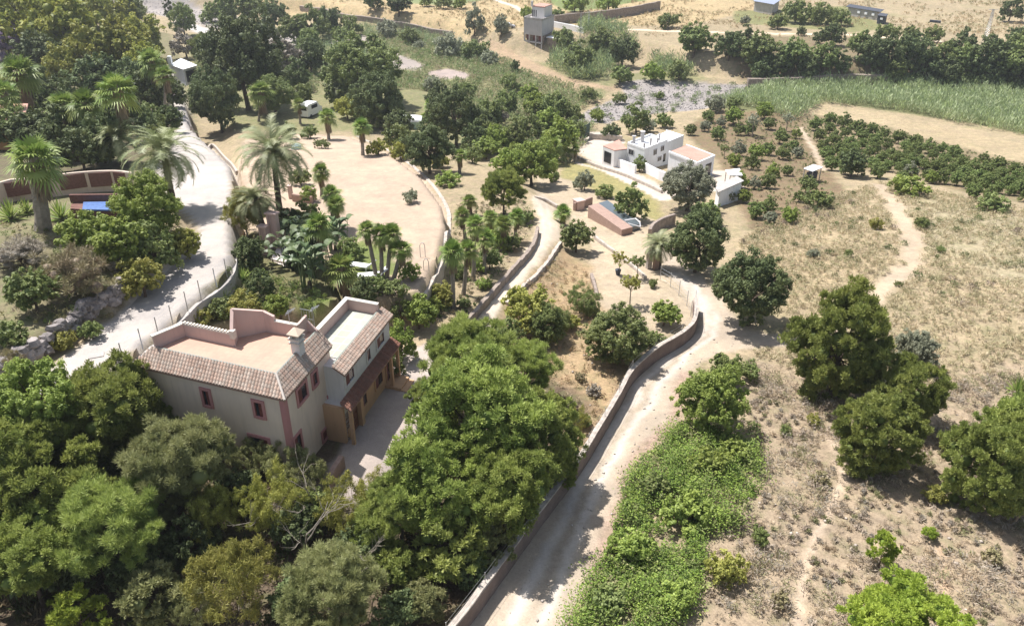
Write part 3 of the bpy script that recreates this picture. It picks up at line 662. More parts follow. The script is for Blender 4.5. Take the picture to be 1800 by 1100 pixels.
# rear wing
mb = MB(); hb(mb, -2.0, 1.0, 4.0, 11.2, .3, 6.35); part('rear_wing_wall', mb, mWhite, villa, 'white upper wall of the rear wing')
mb = MB(); hb(mb, -1.45, .75, 4.96, 10.7, 6.33, 6.42); part('terrace_floor', mb, mFloor2, villa, 'pale chequered floor of the rear roof terrace')
mb = MB(); hb(mb, .78, 1.02, 4.96, 10.95, 6.3, 7.15); hb(mb, -1.5, .78, 10.72, 10.95, 6.3, 7.15); hb(mb, -1.55, -1.38, 4.2, 10.95, 6.3, 6.62); part('parapet', mb, mPink, villa, 'pink parapet round the rear roof terrace')
mb = MB(); hb(mb, .75, 1.07, 4.96, 11.0, 7.16, 7.22); hb(mb, -1.5, .75, 10.68, 11.0, 7.165, 7.22); part('parapet_capping', mb, mCap, villa)
mb = MB(); wall_seg(mb, (-1.47, 4.0), (-1.47, 11.0), 6.55, 6.7, 6.7, .15); part('ridge_capping', mb, mGreen, villa)
mb = MB(); tiles(mb, (-1.5, 11.3), (-1.5, 11.3), (-2.35, 3.65), (-2.35, 11.4), 6.68, 6.22, .205, 5, seed=3); slab(mb, [(-2.3, 3.7), (-2.3, 11.35), (-1.5, 11.35), (-1.5, 3.7)], 6.62, 6.18, .1, (.32, .2, .15))
part('roof', mb, mTile, villa, 'narrow band of barrel tiles along the rear wing')
mb = MB(); tiles(mb, (-2.0, 11.3), (-2.0, 11.3), (-2.75, 3.2), (-2.75, 11.4), 4.45, 4.05, .205, 4, seed=4, br=(.55, .36, .32)); slab(mb, [(-2.7, 3.25), (-2.7, 11.35), (-2.0, 11.35), (-2.0, 3.25)], 4.4, 4.0, .1, (.32, .2, .15))  # canopy tiles tinted darker and redder than the other roof bands
porch = part('porch_roof', mb, mTile, villa, 'dark red-brown tiled canopy above the ground floor doors')
mb = MB(); hb(mb, -2.06, -2.003, 5.3, 11.2, .3, 4.0); hb(mb, -2.35, -2.0, 5.25, 5.65, .3, 4.0); hb(mb, -2.1, -.7, 3.28, 3.5, .3, 4.0); part('ground_floor_wall', mb, mOrange, villa, 'ochre ground floor wall under the canopy')
mb = MB(); hb(mb, -2.05, -.65, 3.5, 4.05, .3, 3.99); part('side_wall', mb, mWhite, villa)
mb = MB(); hb(mb, -2.05, -2.0, 3.6, 5.25, .5, 3.4)
for k in range(8): hb(mb, -2.075, -2.05, 3.62, 5.23, .62+k*.33, .66+k*.33)
part('garage_door', mb, mDoor, villa)
for b in (3.3, 9.72, 10.9): mb = MB(); hb(mb, -2.68, -2.46, b, b+.2, .3, 4.0); part('porch_pillar', mb, mOrange, villa)
mb = MB(); hb(mb, -3.3, -2.06, 9.6, 11.1, .3, 1.65); hb(mb, -3.7, -3.3, 9.6, 11.1, .3, 1.5); part('porch_step', mb, mOrange, villa)
def window_(face, u0, u1, za, zb, tr=.18, sh=True, frame=mTrim, wide=0, label=None):
    """face: ('b', plane) front face or ('a', plane) right face"""
    ax, pl = face; f = MB(); g = MB(); s = MB(); dp = .07; nx_ = -1
    def bx(m, x0, x1, z0, z1_, d0, d1):
        if ax == 'b': hb(m, x0, x1, pl-d1, pl-d0, z0, z1_)
        else: hb(m, pl-d1, pl-d0, x0, x1, z0, z1_)
    bx(f, u0-tr, u0, za-tr, zb+tr, -.05, dp); bx(f, u1, u1+tr, za-tr, zb+tr, -.05, dp); bx(f, u0, u1, zb, zb+tr, -.05, dp); bx(f, u0, u1, za-tr, za, -.05, dp+.03)
    fo = part('window', f, frame, villa, label)
    bx(g, u0, u1, za, zb, -.05, .012); part('pane', g, mGlass, fo)
    if sh:
        wv = (u1-u0)*.5
        bx(s, u0, u0+wv*.92, za, zb, .013, .035); 
        for k in range(7): bx(s, u0+.03, u0+wv*.88, za+(zb-za)*(k+.3)/7, za+(zb-za)*(k+.5)/7, .035, .05)
        bx(s, u1-.05, u1, za, zb, .013, .04); bx(s, u0, u1, zb-.05, zb, .013, .037)
        part('shutter', s, mShut, fo)
window_(('b', -.7), 4.42, 4.85, 5.42, 6.42); window_(('b', -.7), .82, 1.32, 5.52, 6.45); window_(('b', -.7), .86, 2.05, 2.2, 3.9, label='dark double window low on the front wall')
window_(('a', -.7), .72, 1.72, 5.8, 6.68); window_(('a', -.7), 2.55, 3.05, 5.8, 6.6); window_(('a', -.7), 4.1, 4.85, 3.05, 4.05); window_(('a', -.7), -.33, .36, 2.7, 4.05); window_(('a', -.7), 2.8, 4.25, 1.65, 2.2)
window_(('a', -2.0), 4.2, 5.35, 5.03, 5.75, .1, True, mWhite); window_(('a', -2.0), 7.42, 7.88, 4.85, 5.65, .1, True, mWhite); window_(('a', -2.0), 9.0, 10.15, 4.85, 5.6, .1, True, mWhite)
window_(('a', -2.06), 5.95, 6.62, 2.3, 3.1, .1, True, mOrange); window_(('a', -2.06), 8.1, 9.25, 2.25, 3.1, .1, True, mOrange); window_(('a', -2.06), 9.95, 10.7, 1.7, 3.5, .08, True, mOrange)
ca, cb = hz(526, 626, 7.75); mb = MB(); hb(mb, ca-.28, ca+.28, cb-.3, cb+.3, 7.2, 9.0); ch = part('chimney', mb, mWhite, roof)
mb = MB(); hb(mb, ca-.36, ca+.36, cb-.38, cb+.38, 8.72, 8.80); hb(mb, ca-.38, ca+.38, cb-.4, cb+.4, 9.0, 9.08)
for da in (-.2, .2):
    for db in (-.22, .22): hb(mb, ca+da-.07, ca+da+.07, cb+db-.07, cb+db+.07, 9.08, 9.3)
part('chimney_cornice', mb, mCap, roof)
mb = MB(); P4 = [hp(ca-.4, cb-.42), hp(ca+.4, cb-.42), hp(ca+.4, cb+.42), hp(ca-.4, cb+.42)]; c4 = hp(ca, cb)
mb.add([(*p, 9.3) for p in P4]+[(*p, 9.36) for p in P4]+[(*c4, 9.68)], [(3, 2, 1, 0), (0, 1, 5, 4), (1, 2, 6, 5), (2, 3, 7, 6), (3, 0, 4, 7), (4, 5, 8), (5, 6, 8), (6, 7, 8), (7, 4, 8)], (.55, .44, .34)); part('chimney_cap', mb, mTile, roof)
mSteel = plain('galvanised_steel', (.42, .43, .44), .45, .6)
def antenna(px, py, zb, h, label, z):
    p = PZ(px, py, z); mb = MB(); mb.tube([(*p, zb), (*p, zb+h)], .022, 5); o = MB()
    t = thing('roof_antenna', label, 'antenna', (*p, zb)); part('mast', mb, mSteel, t)
    for k in range(6):
        o.tube([(p[0]-.1+k*.09, p[1]-.30+.03*k, zb+h-.15+k*.05), (p[0]-.1+k*.09, p[1]+.30-.03*k, zb+h-.1+k*.05)], .012, 4)
    o.tube([(p[0]-.15, p[1], zb+h-.16), (p[0]+.45, p[1], zb+h+.2)], .016, 4); part('antenna_array', o, mSteel, t)
antenna(513, 592, 8.0, 1.75, 'thin television aerial rising from the front terrace beside the chimney', 8.0)
antenna(554, 580, 8.1, 1.5, 'second television aerial at the tiled roof corner between the two terraces', 8.1)
mb = MB()
for k in range(5): q = hp(.15+k*.18, 4.85); mb.tube([(*q, 8.3), (*q, 9.55)], .012, 4)
for z in (8.9, 9.5): mb.tube([(*hp(.1, 4.85), z), (*hp(.95, 4.85), z)], .015, 4)
solo('terrace_railing', mb, mSteel, 'light metal railing panel at the back corner of the front roof terrace', 'railing')

# ------------------------------------------------------------------ other buildings
def tri(px1, py1, px0, py0):
    """front corner seen at (px1,py1) top and (px0,py0) foot -> xy, ground z, top z"""
    g = G(px0, py0); zg = z1(g); r = ray(px1, py1); t = np.hypot(*g)/np.hypot(r[0], r[1]); return g, zg, H+r[2]*t
def wbox(mb, p, q, u0, u1, za, zb, d0, d1, out):
    p = np.array(p); q = np.array(q); a = p+(q-p)*u0; b = p+(q-p)*u1; mb.prism([a+out*d0, b+out*d0, b+out*d1, a+out*d1], za, zb)
def outn(p, q):
    d = unit(np.array(q)-np.array(p)); n = np.array([-d[1], d[0]]); return n if n@(-(np.array(p)+np.array(q))/2) > 0 else -n
mWhite2 = plaster('whitewash', (.80, .80, .80), .05); mTerr = stone_mat('terracotta_flat', (.47, .275, .215), .18, 1.0); mGrey = plaster('raw_grey_render', (.48, .46, .45), .12); mConc = stone_mat('weathered_concrete', (.42, .39, .36), .25, .8)
def seg_roof(mb, poly, z, th=.12, over=0): c = np.mean(poly, 0); mb.prism([c+(np.array(p)-c)*(1+over) for p in poly], z-th, z)
# white farmhouse
g, zg, zt = tri(1133.6, 264.5, 1135, 300)
A = PZ(1133.6, 264.5, zt); B = PZ(1102.7, 253.6, zt); Cc = PZ(1173.6, 248.2, zt); D = B+Cc-A
fh = thing('farmhouse', 'white flat-roofed farmhouse with a terracotta side roof and chimneys, standing in the valley orchard', 'house', (*A, zg))
mb = MB(); mb.prism([A, B, D, Cc], zg-1, zt); part('wall', mb, mWhite2, fh)
mb = MB()
for p, q in ((A, B), (B, D), (D, Cc), (Cc, A)):
    n_ = -outn(p, q) if False else unit(np.mean([A, B, Cc, D], 0)-(p+q)/2); wbox(mb, p, q, 0, 1, zt-.02, zt+.28, -.03, .14, n_)
part('parapet', mb, mWhite2, fh)
o1 = outn(A, B); o2 = outn(A, Cc); hh = zt-zg
for (p, q, o, u0, u1, z0, z1_) in ((A, B, o1, .62, .88, .56, .8), (A, Cc, o2, .4, .52, .56, .82), (A, Cc, o2, .72, .84, .6, .84), (A, Cc, o2, .62, .76, .14, .34)):
    f = MB(); wbox(f, p, q, u0, u1, zg+hh*z0, zg+hh*z1_, -.02, .03, o); w_ = part('window', f, mGlass, fh)
    f = MB(); wbox(f, p, q, u0-.015, u0+.0, zg+hh*z0, zg+hh*z1_, -.02, .06, o); wbox(f, p, q, u1, u1+.015, zg+hh*z0, zg+hh*z1_, -.02, .06, o); wbox(f, p, q, (u0+u1)/2-.008, (u0+u1)/2+.008, zg+hh*z0, zg+hh*z1_, .02, .045, o); wbox(f, p, q, u0-.016, u1+.016, zg+hh*z1_-.02, zg+hh*z1_+.12, -.02, .07, o); part('frame', f, mGrey, w_)
mb = MB(); wbox(mb, A, Cc, .86, .96, zg, zg+hh*.4, -.02, .04, o2); part('door', mb, mGlass, fh)
E_ = PZ(1201.8, 241, zt-.4); mb = MB(); Fp = D+(E_-Cc); mb.prism([Cc, E_, E_+(D-Cc)*1.0, D], zg-1, zt-.4); part('side_wing_wall', mb, mWhite2, fh)
mb = MB(); mb.prism([Cc+(E_-Cc)*.0, E_, E_+(D-Cc)*.12, Cc+(D-Cc)*.12], zt-.41, zt-.1); mb.prism([E_, E_+(D-Cc), E_+(D-Cc)-(E_-Cc)*.04, E_-(E_-Cc)*.04], zt-.39, zt-.12); part('parapet', mb, mWhite2, fh)
for (u, v, h, s) in ((.35, .15, 1.1, .28), (.05, .12, .8, .25), (.62, .1, .8, .25), (.9, .35, .9, .25), (.45, .75, 1.5, .5), (.2, .9, 1.0, .4)):
    c = A+(Cc-A)*u+(B-A)*v; mb = MB(); mb.box((c[0], c[1], zt+h/2), (s, s, h)); mb.box((c[0], c[1], zt+h+.04), (s*1.4, s*1.4, .1)); part('chimney', mb, mGrey, fh)
t1_, t2_, t3_, t4_ = [PZ(x, y, zg+3.0) for x, y in ((1176, 268), (1206, 256), (1256, 275), (1226, 288))]
mb = MB(); mb.prism([t1_, t4_, t3_, t2_], zg-1, zg+2.9); part('annexe_wall', mb, mWhite2, fh)
mb = MB(); seg_roof(mb, [t1_, t4_, t3_, t2_], zg+3.06, .14, .0); part('annexe_roof', mb, mTerr, fh, 'flat terracotta roof of the side annexe')
mb = MB(); o3_ = outn(t4_, t3_)
wbox(mb, t4_, t3_, 0, 1, zg+2.9, zg+3.22, -.12, .12, o3_); wbox(mb, t1_, t4_, 0, 1, zg+2.9, zg+3.2, -.12, .12, outn(t1_, t4_)); wbox(mb, t2_, t3_, 0, 1, zg+2.9, zg+3.2, -.1, .1, unit(t3_-t4_)); part('parapet', mb, mWhite2, fh)
mb = MB(); wbox(mb, t4_, t3_, .1, .25, zg+1.2, zg+2.3, -.02, .03, o3_); part('window', mb, mGlass, fh)
mb = MB(); wbox(mb, t4_, t3_, .52, .86, zg, zg+2.3, -.02, .03, o3_); part('archway', mb, mGlass, fh, 'dark open archway in the annexe')
l1, l2, l3, l4 = [PZ(x, y, zg+2.4) for x, y in ((1074, 264), (1102, 249), (1103, 262), (1078, 268))]
l5 = PZ(1060, 258, zg+2.2); l6 = PZ(1088, 247, zg+2.2)
mb = MB(); mb.prism([l5, PZ(1080, 266, zg+2.2), B, l6], zg-1, zg+2.2); part('left_annexe_wall', mb, mWhite2, fh)
mb = MB(); seg_roof(mb, [l5, PZ(1080, 266, zg+2.2), B, l6], zg+2.34, .12); part('annexe_roof', mb, mTerr, fh, 'small terracotta roof on the left annexe')
mb = MB(); pA = l5; pB = PZ(1080, 266, zg+2.2); wbox(mb, pA, pB, .15, .75, zg, zg+1.7, -.02, .04, outn(pA, pB)); part('porch_opening', mb, mGlass, fh)
def lowwall(name, label, pxs, h, th, mat, cat='wall', group=None, wob=0, cap=None, base=.4, z0=None, step=.7, off=0):
    """a wall along a polyline whose TOP centre is seen at the pixels"""
    P_ = np.array([G(x, y, h) for x, y in pxs]); pts = []
    for i in range(len(P_)-1):                                         # Catmull-Rom
        p0 = P_[max(i-1, 0)]; p1 = P_[i]; p2 = P_[i+1]; p3 = P_[min(i+2, len(P_)-1)]; n = max(1, int(np.linalg.norm(p2-p1)/step))
        for k in range(n):
            t = k/n; pts.append(.5*((2*p1)+(-p0+p2)*t+(2*p0-5*p1+4*p2-p3)*t*t+(-p0+3*p1-3*p2+p3)*t**3) if len(P_) > 2 else p1+(p2-p1)*t)
    pts.append(P_[-1]); pts = np.array(pts); n = len(pts); tan = np.gradient(pts, axis=0); tan = unit(tan); nm = np.stack([-tan[:, 1], tan[:, 0]], 1)
    r = np.random.default_rng(int(abs(pxs[0][0])+7)); zt_ = np.array([max(z1(p+n_*.6), z1(p-n_*.6)) if z0 is None else z0 for p, n_ in zip(pts, nm)])
    zl = np.array([min(z1(p+n_*.6), z1(p-n_*.6)) for p, n_ in zip(pts, nm)]); zmid = np.array([z1(p) for p in pts])
    k = np.ones(5)/5; top = zmid+h; top = np.convolve(np.pad(top, 2, 'edge'), k, 'valid')
    mb = MB(); V = []
    for i in range(n):
        w_ = th/2*(1+wob*r.uniform(-.5, .5)); tt = top[i]+wob*r.uniform(-.25, .25)*.6
        for sg, z in ((1, zl[i]-base), (1, tt-.12), (.8, tt), (-.8, tt), (-1, tt-.12), (-1, zl[i]-base)): V.append((*(pts[i]+nm[i]*w_*sg), z+(wob*r.uniform(-.06, .06))))
    Fq = [(i*6+j, i*6+j+1, (i+1)*6+j+1, (i+1)*6+j) for i in range(n-1) for j in range(5)]+[tuple(range(6)), tuple(range((n-1)*6, n*6))]
    mb.add(V, Fq); o = solo(name, mb, mat, label, cat, group); return o, pts, top
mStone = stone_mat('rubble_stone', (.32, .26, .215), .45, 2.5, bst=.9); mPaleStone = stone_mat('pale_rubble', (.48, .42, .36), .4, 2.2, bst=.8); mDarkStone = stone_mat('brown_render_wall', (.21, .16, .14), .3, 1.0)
lowwall('garden_wall', 'low whitewashed wall in front of the white farmhouse, running past the round green bush', [(1133, 285), (1160, 299), (1175, 303)], 1.4, .25, mWhite2)
lowwall('garden_wall', 'long pale rough garden wall behind the farmhouse yard, left of its flat roof', [(1036, 235), (1060, 236), (1094, 239)], 1.0, .4, mPaleStone, wob=.3)
lowwall('garden_wall', 'long low whitish kerb wall along the bottom of the farmhouse yard', [(1008, 270), (1040, 285), (1085, 300), (1125, 316), (1164, 334)], .45, .3, mPaleStone)
lowwall('garden_wall', 'white wall of the farmhouse yard between the left annexe and the round bush', [(1062, 268), (1080, 276), (1100, 284), (1118, 290)], 1.3, .3, mWhite2)
# far unfinished house
g, zg, zt = tri(953, 37, 952, 88)
A = PZ(953, 37, zt); B = PZ(921, 33, zt); Cc = PZ(974, 29, zt); D = B+Cc-A; hh = zt-zg
ft = thing('tower_house', 'tall grey house with roof terrace and open basement, far across the valley', 'house', (*A, zg))
mb = MB(); mb.prism([A, B, D, Cc], zg+hh*.47, zt); mb.prism([A+(Cc-A)*.02, A+(Cc-A)*.98, D, B], zg-1, zg+hh*.47) if False else None
for u in (0, .32, .68, .95): wbox(mb, A, B, u, u+.05, zg-1, zg+hh*.47, -.3, 0, outn(A, B))
wbox(mb, A, B, 0, 1, zg+hh*.2, zg+hh*.24, -.5, 0, outn(A, B)); part('wall', mb, mGrey, ft)
mb = MB(); i1 = A-outn(A, B)*.8; i2 = B-outn(A, B)*.8; mb.prism([i1, i2, D, Cc], zg-1, zg+hh*.46); part('basement_wall', mb, mStone, ft)
o = outn(A, B)
for u in (.1, .4, .76): f = MB(); wbox(f, i1, i2, u, u+.17, zg+hh*.26, zg+hh*.44, -.02, .05, o); part('shutter', f, mShut, ft)
for u in (.1, .4, .76): f = MB(); wbox(f, i1, i2, u, u+.17, zg+hh*.02, zg+hh*.17, -.02, .05, o); part('opening', f, mGlass, ft)
mb = MB()
for p, q in ((A, B), (A, Cc), (B, D)): wbox(mb, p, q, 0, 1, zt-.1, zt+.5, -.2, .06, outn(p, q) if not (p is B) else unit(B-A))
part('parapet', mb, mConc, ft)
ins = lambda u, v: A+(Cc-A)*u+(B-A)*v
zr = zt+2.9; RA = [ins(.35, .12), ins(.35, .8), ins(1.0, .8), ins(1.0, .12)]
mb = MB(); mb.prism(RA, zt-.1, zr); mb.box((*RA[1], zr+.6), (.6, .6, 1.4)); part('roof_room', mb, mWhite, ft, 'white room on the roof terrace')
mb = MB(); wbox(mb, RA[0], RA[1], -.05, 1.05, zr-.1, zr+.12, -.2, .1, outn(RA[0], RA[1])); mb.prism(RA, zr, zr+.18); part('roof', mb, mTerr, ft)
for u0 in (.62, .78, .9): f = MB(); wbox(f, RA[0], RA[1], u0, u0+.07, zt+.3, zt+2, -.02, .04, outn(RA[0], RA[1])); part('window', f, mGlass, ft)
sh = [PZ(x, y, zg+3.1) for x, y in ((960, 66), (990, 70), (1004, 66), (975, 58))]
shd = thing('lean_to_shed', 'white sheet-roofed stone lean-to against the right of the tall grey house', 'shed', (*sh[0], zg))
mb = MB(); mb.prism([sh[0]+(sh[2]-sh[0])*.05, sh[1]+(sh[3]-sh[1])*.05, sh[2]+(sh[0]-sh[2])*.05, sh[3]+(sh[1]-sh[3])*.05], zg-1, zg+3.0); part('wall', mb, mStone, shd)
mb = MB(); mb.prism(sh, zg+3.0, zg+3.12); part('roof', mb, mWhite2, shd)
lowwall('white_wall', 'white wall beside the track right of the tall grey house', [(974, 38), (1000, 43), (1027, 49)], 1.6, .3, mWhite2)
lowwall('dry_stone_wall', 'long dark dry stone terrace wall curving behind the green field at the top', [(975, 27), (1010, 24), (1060, 19), (1110, 12), (1160, 2)], 2.6, .8, mStone, wob=.5, step=2)
lowwall('dry_stone_wall', 'long dry stone terrace wall below the straw-coloured field, upper left of the valley', [(528, 9), (570, 15), (620, 27), (700, 38), (750, 48), (795, 54)], 1.5, .8, mStone, wob=.5, step=2)
lowwall('river_wall', 'shadowed stone river wall beneath the dark trees on the far bank', [(1315, 138), (1400, 136), (1500, 130), (1560, 132)], 2.2, 1.0, mStone, wob=.5, step=2)
def shed(name, label, tops, h, wallm, roofm, over=.08, legs=False, cat='shed'):
    g_ = G(tops[0][0], tops[0][1], h); zg_ = z1(g_); P4_ = [PZ(x, y, zg_+h) for x, y in tops]; t = thing(name, label, cat, (*P4_[0], zg_)); c = np.mean(P4_, 0)
    mb = MB()
    if legs:
        for p in P4_: q = c+(p-c)*.88; mb = MB(); mb.tube([(*q, zg_-.3), (*q, zg_+h-.08)], .07, 5); part('post', mb, wallm, t)
    else: mb.prism([c+(p-c)*.92 for p in P4_], zg_-.6, zg_+h-.1); part('wall', mb, wallm, t)
    mb = MB(); mb.prism([c+(p-c)*(1+over) for p in P4_], zg_+h-.1, zg_+h); part('roof', mb, roofm, t); return t, P4_, zg_
mDarkIn = plain('near_black_matte', (.05, .055, .07), .8)
t, P4_, zz = shed('sunshade_hut', 'small hut with a flat white roof and dark inside, standing alone by the vegetable plots', [(1413, 296), (1429, 301), (1446, 294), (1430, 289)], 2.0, mSteel, mWhite2, .02, True, 'hut')
mb = MB(); c = np.mean(P4_, 0); mb.prism([c+(p-c)*.6 for p in P4_], zz-.2, zz+1.4); part('inside_shade', mb, mDarkIn, t)  # near-black block put in for the shade under the hut roof
t, P4_, zz = shed('lean_to_shed', 'grey sloping sheet roof of the outbuilding right of the big olive tree', [(1258, 328), (1264, 337), (1306, 318), (1294, 310)], 2.3, mWhite2, mConc)
t, P4_, zz = shed('white_canopy', 'white canopy over the yard behind the grey outbuilding roof', [(1275, 299), (1283, 308), (1305, 308), (1300, 296)], 2.4, mSteel, mWhite2, .02, True, 'canopy')
t, P4_, zz = shed('garden_house', 'small white flat-roofed pavilion behind the palms at the upper left', [(300, 114), (322, 122), (346, 115), (318, 103)], 2.8, mWhite2, mWhite2, .03, False, 'pavilion')
c = np.mean(P4_, 0); mb = MB(); wbox(mb, P4_[1], P4_[2], .2, .95, zz, zz+2.2, -.35, -.1, outn(P4_[1], P4_[2])); part('opening', mb, mGlass, t)
mb = MB(); q = P4_[0]; mb.box((q[0], q[1], zz+2.8), (.7, .7, 3.4)); part('chimney', mb, mWhite2, t)
t, P4_, zz = shed('farm_shed', 'long low dark shed at the very top right of the fields', [(1489, 12), (1546, 21), (1552, 17), (1496, 8)], 2.6, mConc, mDarkIn)
for k in range(3): mb = MB(); wbox(mb, P4_[0], P4_[1], .35+.22*k, .43+.22*k, zz+1.2, zz+1.9, -.15, .05, outn(P4_[0], P4_[1])); part('window', mb, mWhite2, t)
t, P4_, zz = shed('store_hut', 'small dark hut with a pale vent in front of the long low shed', [(1543, 27), (1557, 29), (1561, 25), (1548, 23)], 2.4, mDarkIn, mDarkIn)
mb = MB(); wbox(mb, P4_[0], P4_[1], .4, .7, zz+1.3, zz+1.9, -.1, .08, outn(P4_[0], P4_[1])); part('window', mb, mWhite2, t)
t, P4_, zz = shed('barn', 'blue-grey barn edge showing at the top of the picture', [(1325, 2), (1360, 8), (1372, 0), (1336, -8)], 3.2, mConc, plain('blue_sheet', (.25, .28, .36)), .03, False, 'barn')
lowwall('stock_trough', 'lone dark timber feed trough lying in the upper right field', [(1635, 35), (1645, 36), (1654, 37)], .7, .8, mDarkIn, 'trough')
# ochre house and slatted wall at left
g0 = G(0, 262); zz = z1(g0); oh = [PZ(x, y, zz+3.6) for x, y in ((-120, 222), (40, 212), (46, 185), (-100, 180))]
t = thing('ochre_house', 'ochre-orange house wall glimpsed behind the tall palms at the left edge', 'house', (*oh[1], zz))
mb = MB(); mb.prism(oh, zz-1, zz+3.5); part('wall', mb, plaster('ochre_orange', (.62, .33, .13)), t)
mb = MB(); c = np.mean(oh, 0); mb.prism([c+(p-c)*1.05 for p in oh], zz+3.5, zz+3.75); part('roof', mb, mTerr, t)
mb = MB(); wbox(mb, oh[0], oh[1], .8, .87, zz+.2, zz+3, -.02, .04, outn(oh[0], oh[1])); part('window', mb, mGlass, t)
mBeige = plaster('beige_plaster', (.62, .50, .40)); mSlat = stone_mat('maroon_boards', (.20, .105, .085), .3, 5)
o, pts, top = lowwall('boundary_wall', 'beige boundary wall with maroon slatted panels behind the left palms', [(-60, 330), (0, 320), (60, 312), (140, 302), (200, 300), (232, 303)], 2.1, .3, mBeige, 'wall')
loc = np.array(o.location)
def along(pts, fr):
    d = np.concatenate([[0], np.cumsum(np.linalg.norm(np.diff(pts, axis=0), axis=1))]); s = fr*d[-1]; return np.array([np.interp(s, d, pts[:, 0]), np.interp(s, d, pts[:, 1])]), np.interp(s, d, top)
def fr_at(pts, px):
    best = min(range(1001), key=lambda i: abs((900+F*along(pts, i/1000)[0][0]/(along(pts, i/1000)[0][1]*cos(TH)+(H-8)*sin(TH)))-px)); return best/1000
for x0, x1 in ((2, 44), (97, 144), (151, 190), (196, 217)):
    a, ta = along(pts, fr_at(pts, x0)); b, tb = along(pts, fr_at(pts, x1)); mb = MB(); n_ = outn(a, b)
    for k in range(6): wbox(mb, a, b, 0, 1, min(ta, tb)-.08-.23*(k+1), min(ta, tb)-.10-.23*k, .1, .2, n_)
    wbox(mb, a, b, 0.01, .99, min(ta, tb)-1.5, min(ta, tb)-.12, .1, .17, n_)
    me = mb.mesh('slatted_panel', loc); link('slatted_panel', me, mSlat, o)
mTarp = plain('blue_tarpaulin', (.06, .13, .32), .5, 0, .3)
g_ = G3(175, 366); sk = [G(x, y, 1.2) for x, y in ((126, 345), (205, 345), (208, 352), (124, 354))]
t = thing('water_tank', 'open maroon tank with a blue tarpaulin cover under the slatted wall', 'tank', (*g_,)); zt_ = g_[2]+1.3
q4 = [PZ(x, y, zt_) for x, y in ((122, 362), (206, 364), (207, 350), (124, 351))]; mb = MB(); mb.prism(q4, g_[2]-.5, zt_-.25)
part('tank_body', mb, mSlat, t); mb = MB(); wbox(mb, q4[3], q4[2], 0, 1, zt_-.3, zt_+.45, -.1, .1, outn(q4[3], q4[2])); part('back_board', mb, mSlat, t)
q5 = [PZ(x, y, zt_) for x, y in ((144, 366), (208, 367), (208, 352), (146, 353))]; mb = MB(); mb.prism(q5, zt_-.24, zt_-.1); part('tarpaulin', mb, mTarp, t)
# terrace reservoir and right garden structures
mBrick = stone_mat('salmon_brick', (.37, .255, .205), .2, 3); mWaterD = plain('dark_tank_water', (.10, .12, .13), .15)
zt_ = z1(G(1092, 416))+.7
rs = thing('irrigation_tank', 'long salmon brick irrigation tank with dark water behind its broad rim', 'tank', (*PZ(1090, 400, zt_), z1(G(1092, 419))))
q = [PZ(x, y, zt_) for x, y in ((1034, 362), (1093, 404), (1112, 399), (1052, 357))]
mb = MB(); mb.prism(q, zt_-2.5, zt_); part('tank_rim', mb, mBrick, rs)
q2 = [PZ(x, y, zt_-.25) for x, y in ((1052, 357), (1112, 399), (1126, 393), (1068, 352))]; mb = MB(); mb.prism(q2, zt_-2.4, zt_-.25); part('water', mb, mWaterD, rs)
mb = MB(); mb.tube([(*PZ(1098, 389, zt_), zt_+.1), (*PZ(1117, 384, zt_+.4), zt_+.4), (*PZ(1125, 389, zt_+.4), zt_+.3), (*PZ(1126, 397, zt_), zt_-.1)], .07, 5); mb.tube([(*PZ(1104, 394, zt_), zt_+.1), (*PZ(1126, 397, zt_), zt_-.1)], .05, 5); part('pipe', mb, mWhite2, rs)
lowwall('garden_wall', 'short terracotta garden wall with a bend, left of the irrigation tank', [(1010, 357), (1030, 350), (1040, 347)], 1.0, .35, mBrick)
g_ = G3(1017, 368); mb = MB(); mb.box((g_[0], g_[1], g_[2]+.5), (1.0, 1.0, 1.3), .5); mb.box((g_[0], g_[1], g_[2]+1.2), (1.2, 1.2, .12), .5); solo('masonry_box', mb, mPink, 'small pink masonry block beside the palm and the irrigation tank', 'masonry block')
lowwall('kerb', 'pale straight kerb along the upper end of the garden track', [(940, 342), (960, 351), (980, 362)], .35, .35, mPaleStone, 'kerb')
lowwall('kerb', 'long pale kerb crossing the sandy garden below the irrigation tank', [(1046, 414), (1070, 432), (1100, 455), (1135, 485)], .35, .3, mPaleStone, 'kerb')
lowwall('garden_wall', 'curved brown wall behind the lone date palm at the gate', [(1143, 402), (1148, 393), (1165, 383), (1186, 376)], 1.3, .4, mStone)
g_ = G3(1154, 474); 
for px_, py_, lb in ((1152, 473, 'terracotta gate post at the foot of the lone date palm'), (1140, 472, 'weathered gate post just left of the date palm gate post')):
    g_ = G3(px_, py_); mb = MB(); mb.box((g_[0], g_[1], g_[2]+.7), (.45, .45, 1.9), .3); mb.box((g_[0], g_[1], g_[2]+1.7), (.6, .6, .12), .3); solo('gate_post', mb, mBrick if px_ == 1152 else mPaleStone, lb, 'gate post')
mb = MB(); a = G3(1130, 470); b = G3(1104, 452)
g_ = G3(1086, 483); mb = MB(); mb.tube([(*g_[:2], g_[2]-.05), (*g_[:2], g_[2]+.1), (*g_[:2], g_[2]+.55)], [.16, .2, .3], 10); solo('plant_pot', mb, mDarkIn, 'black plant pot on the sandy garden between the young trees', 'plant pot')
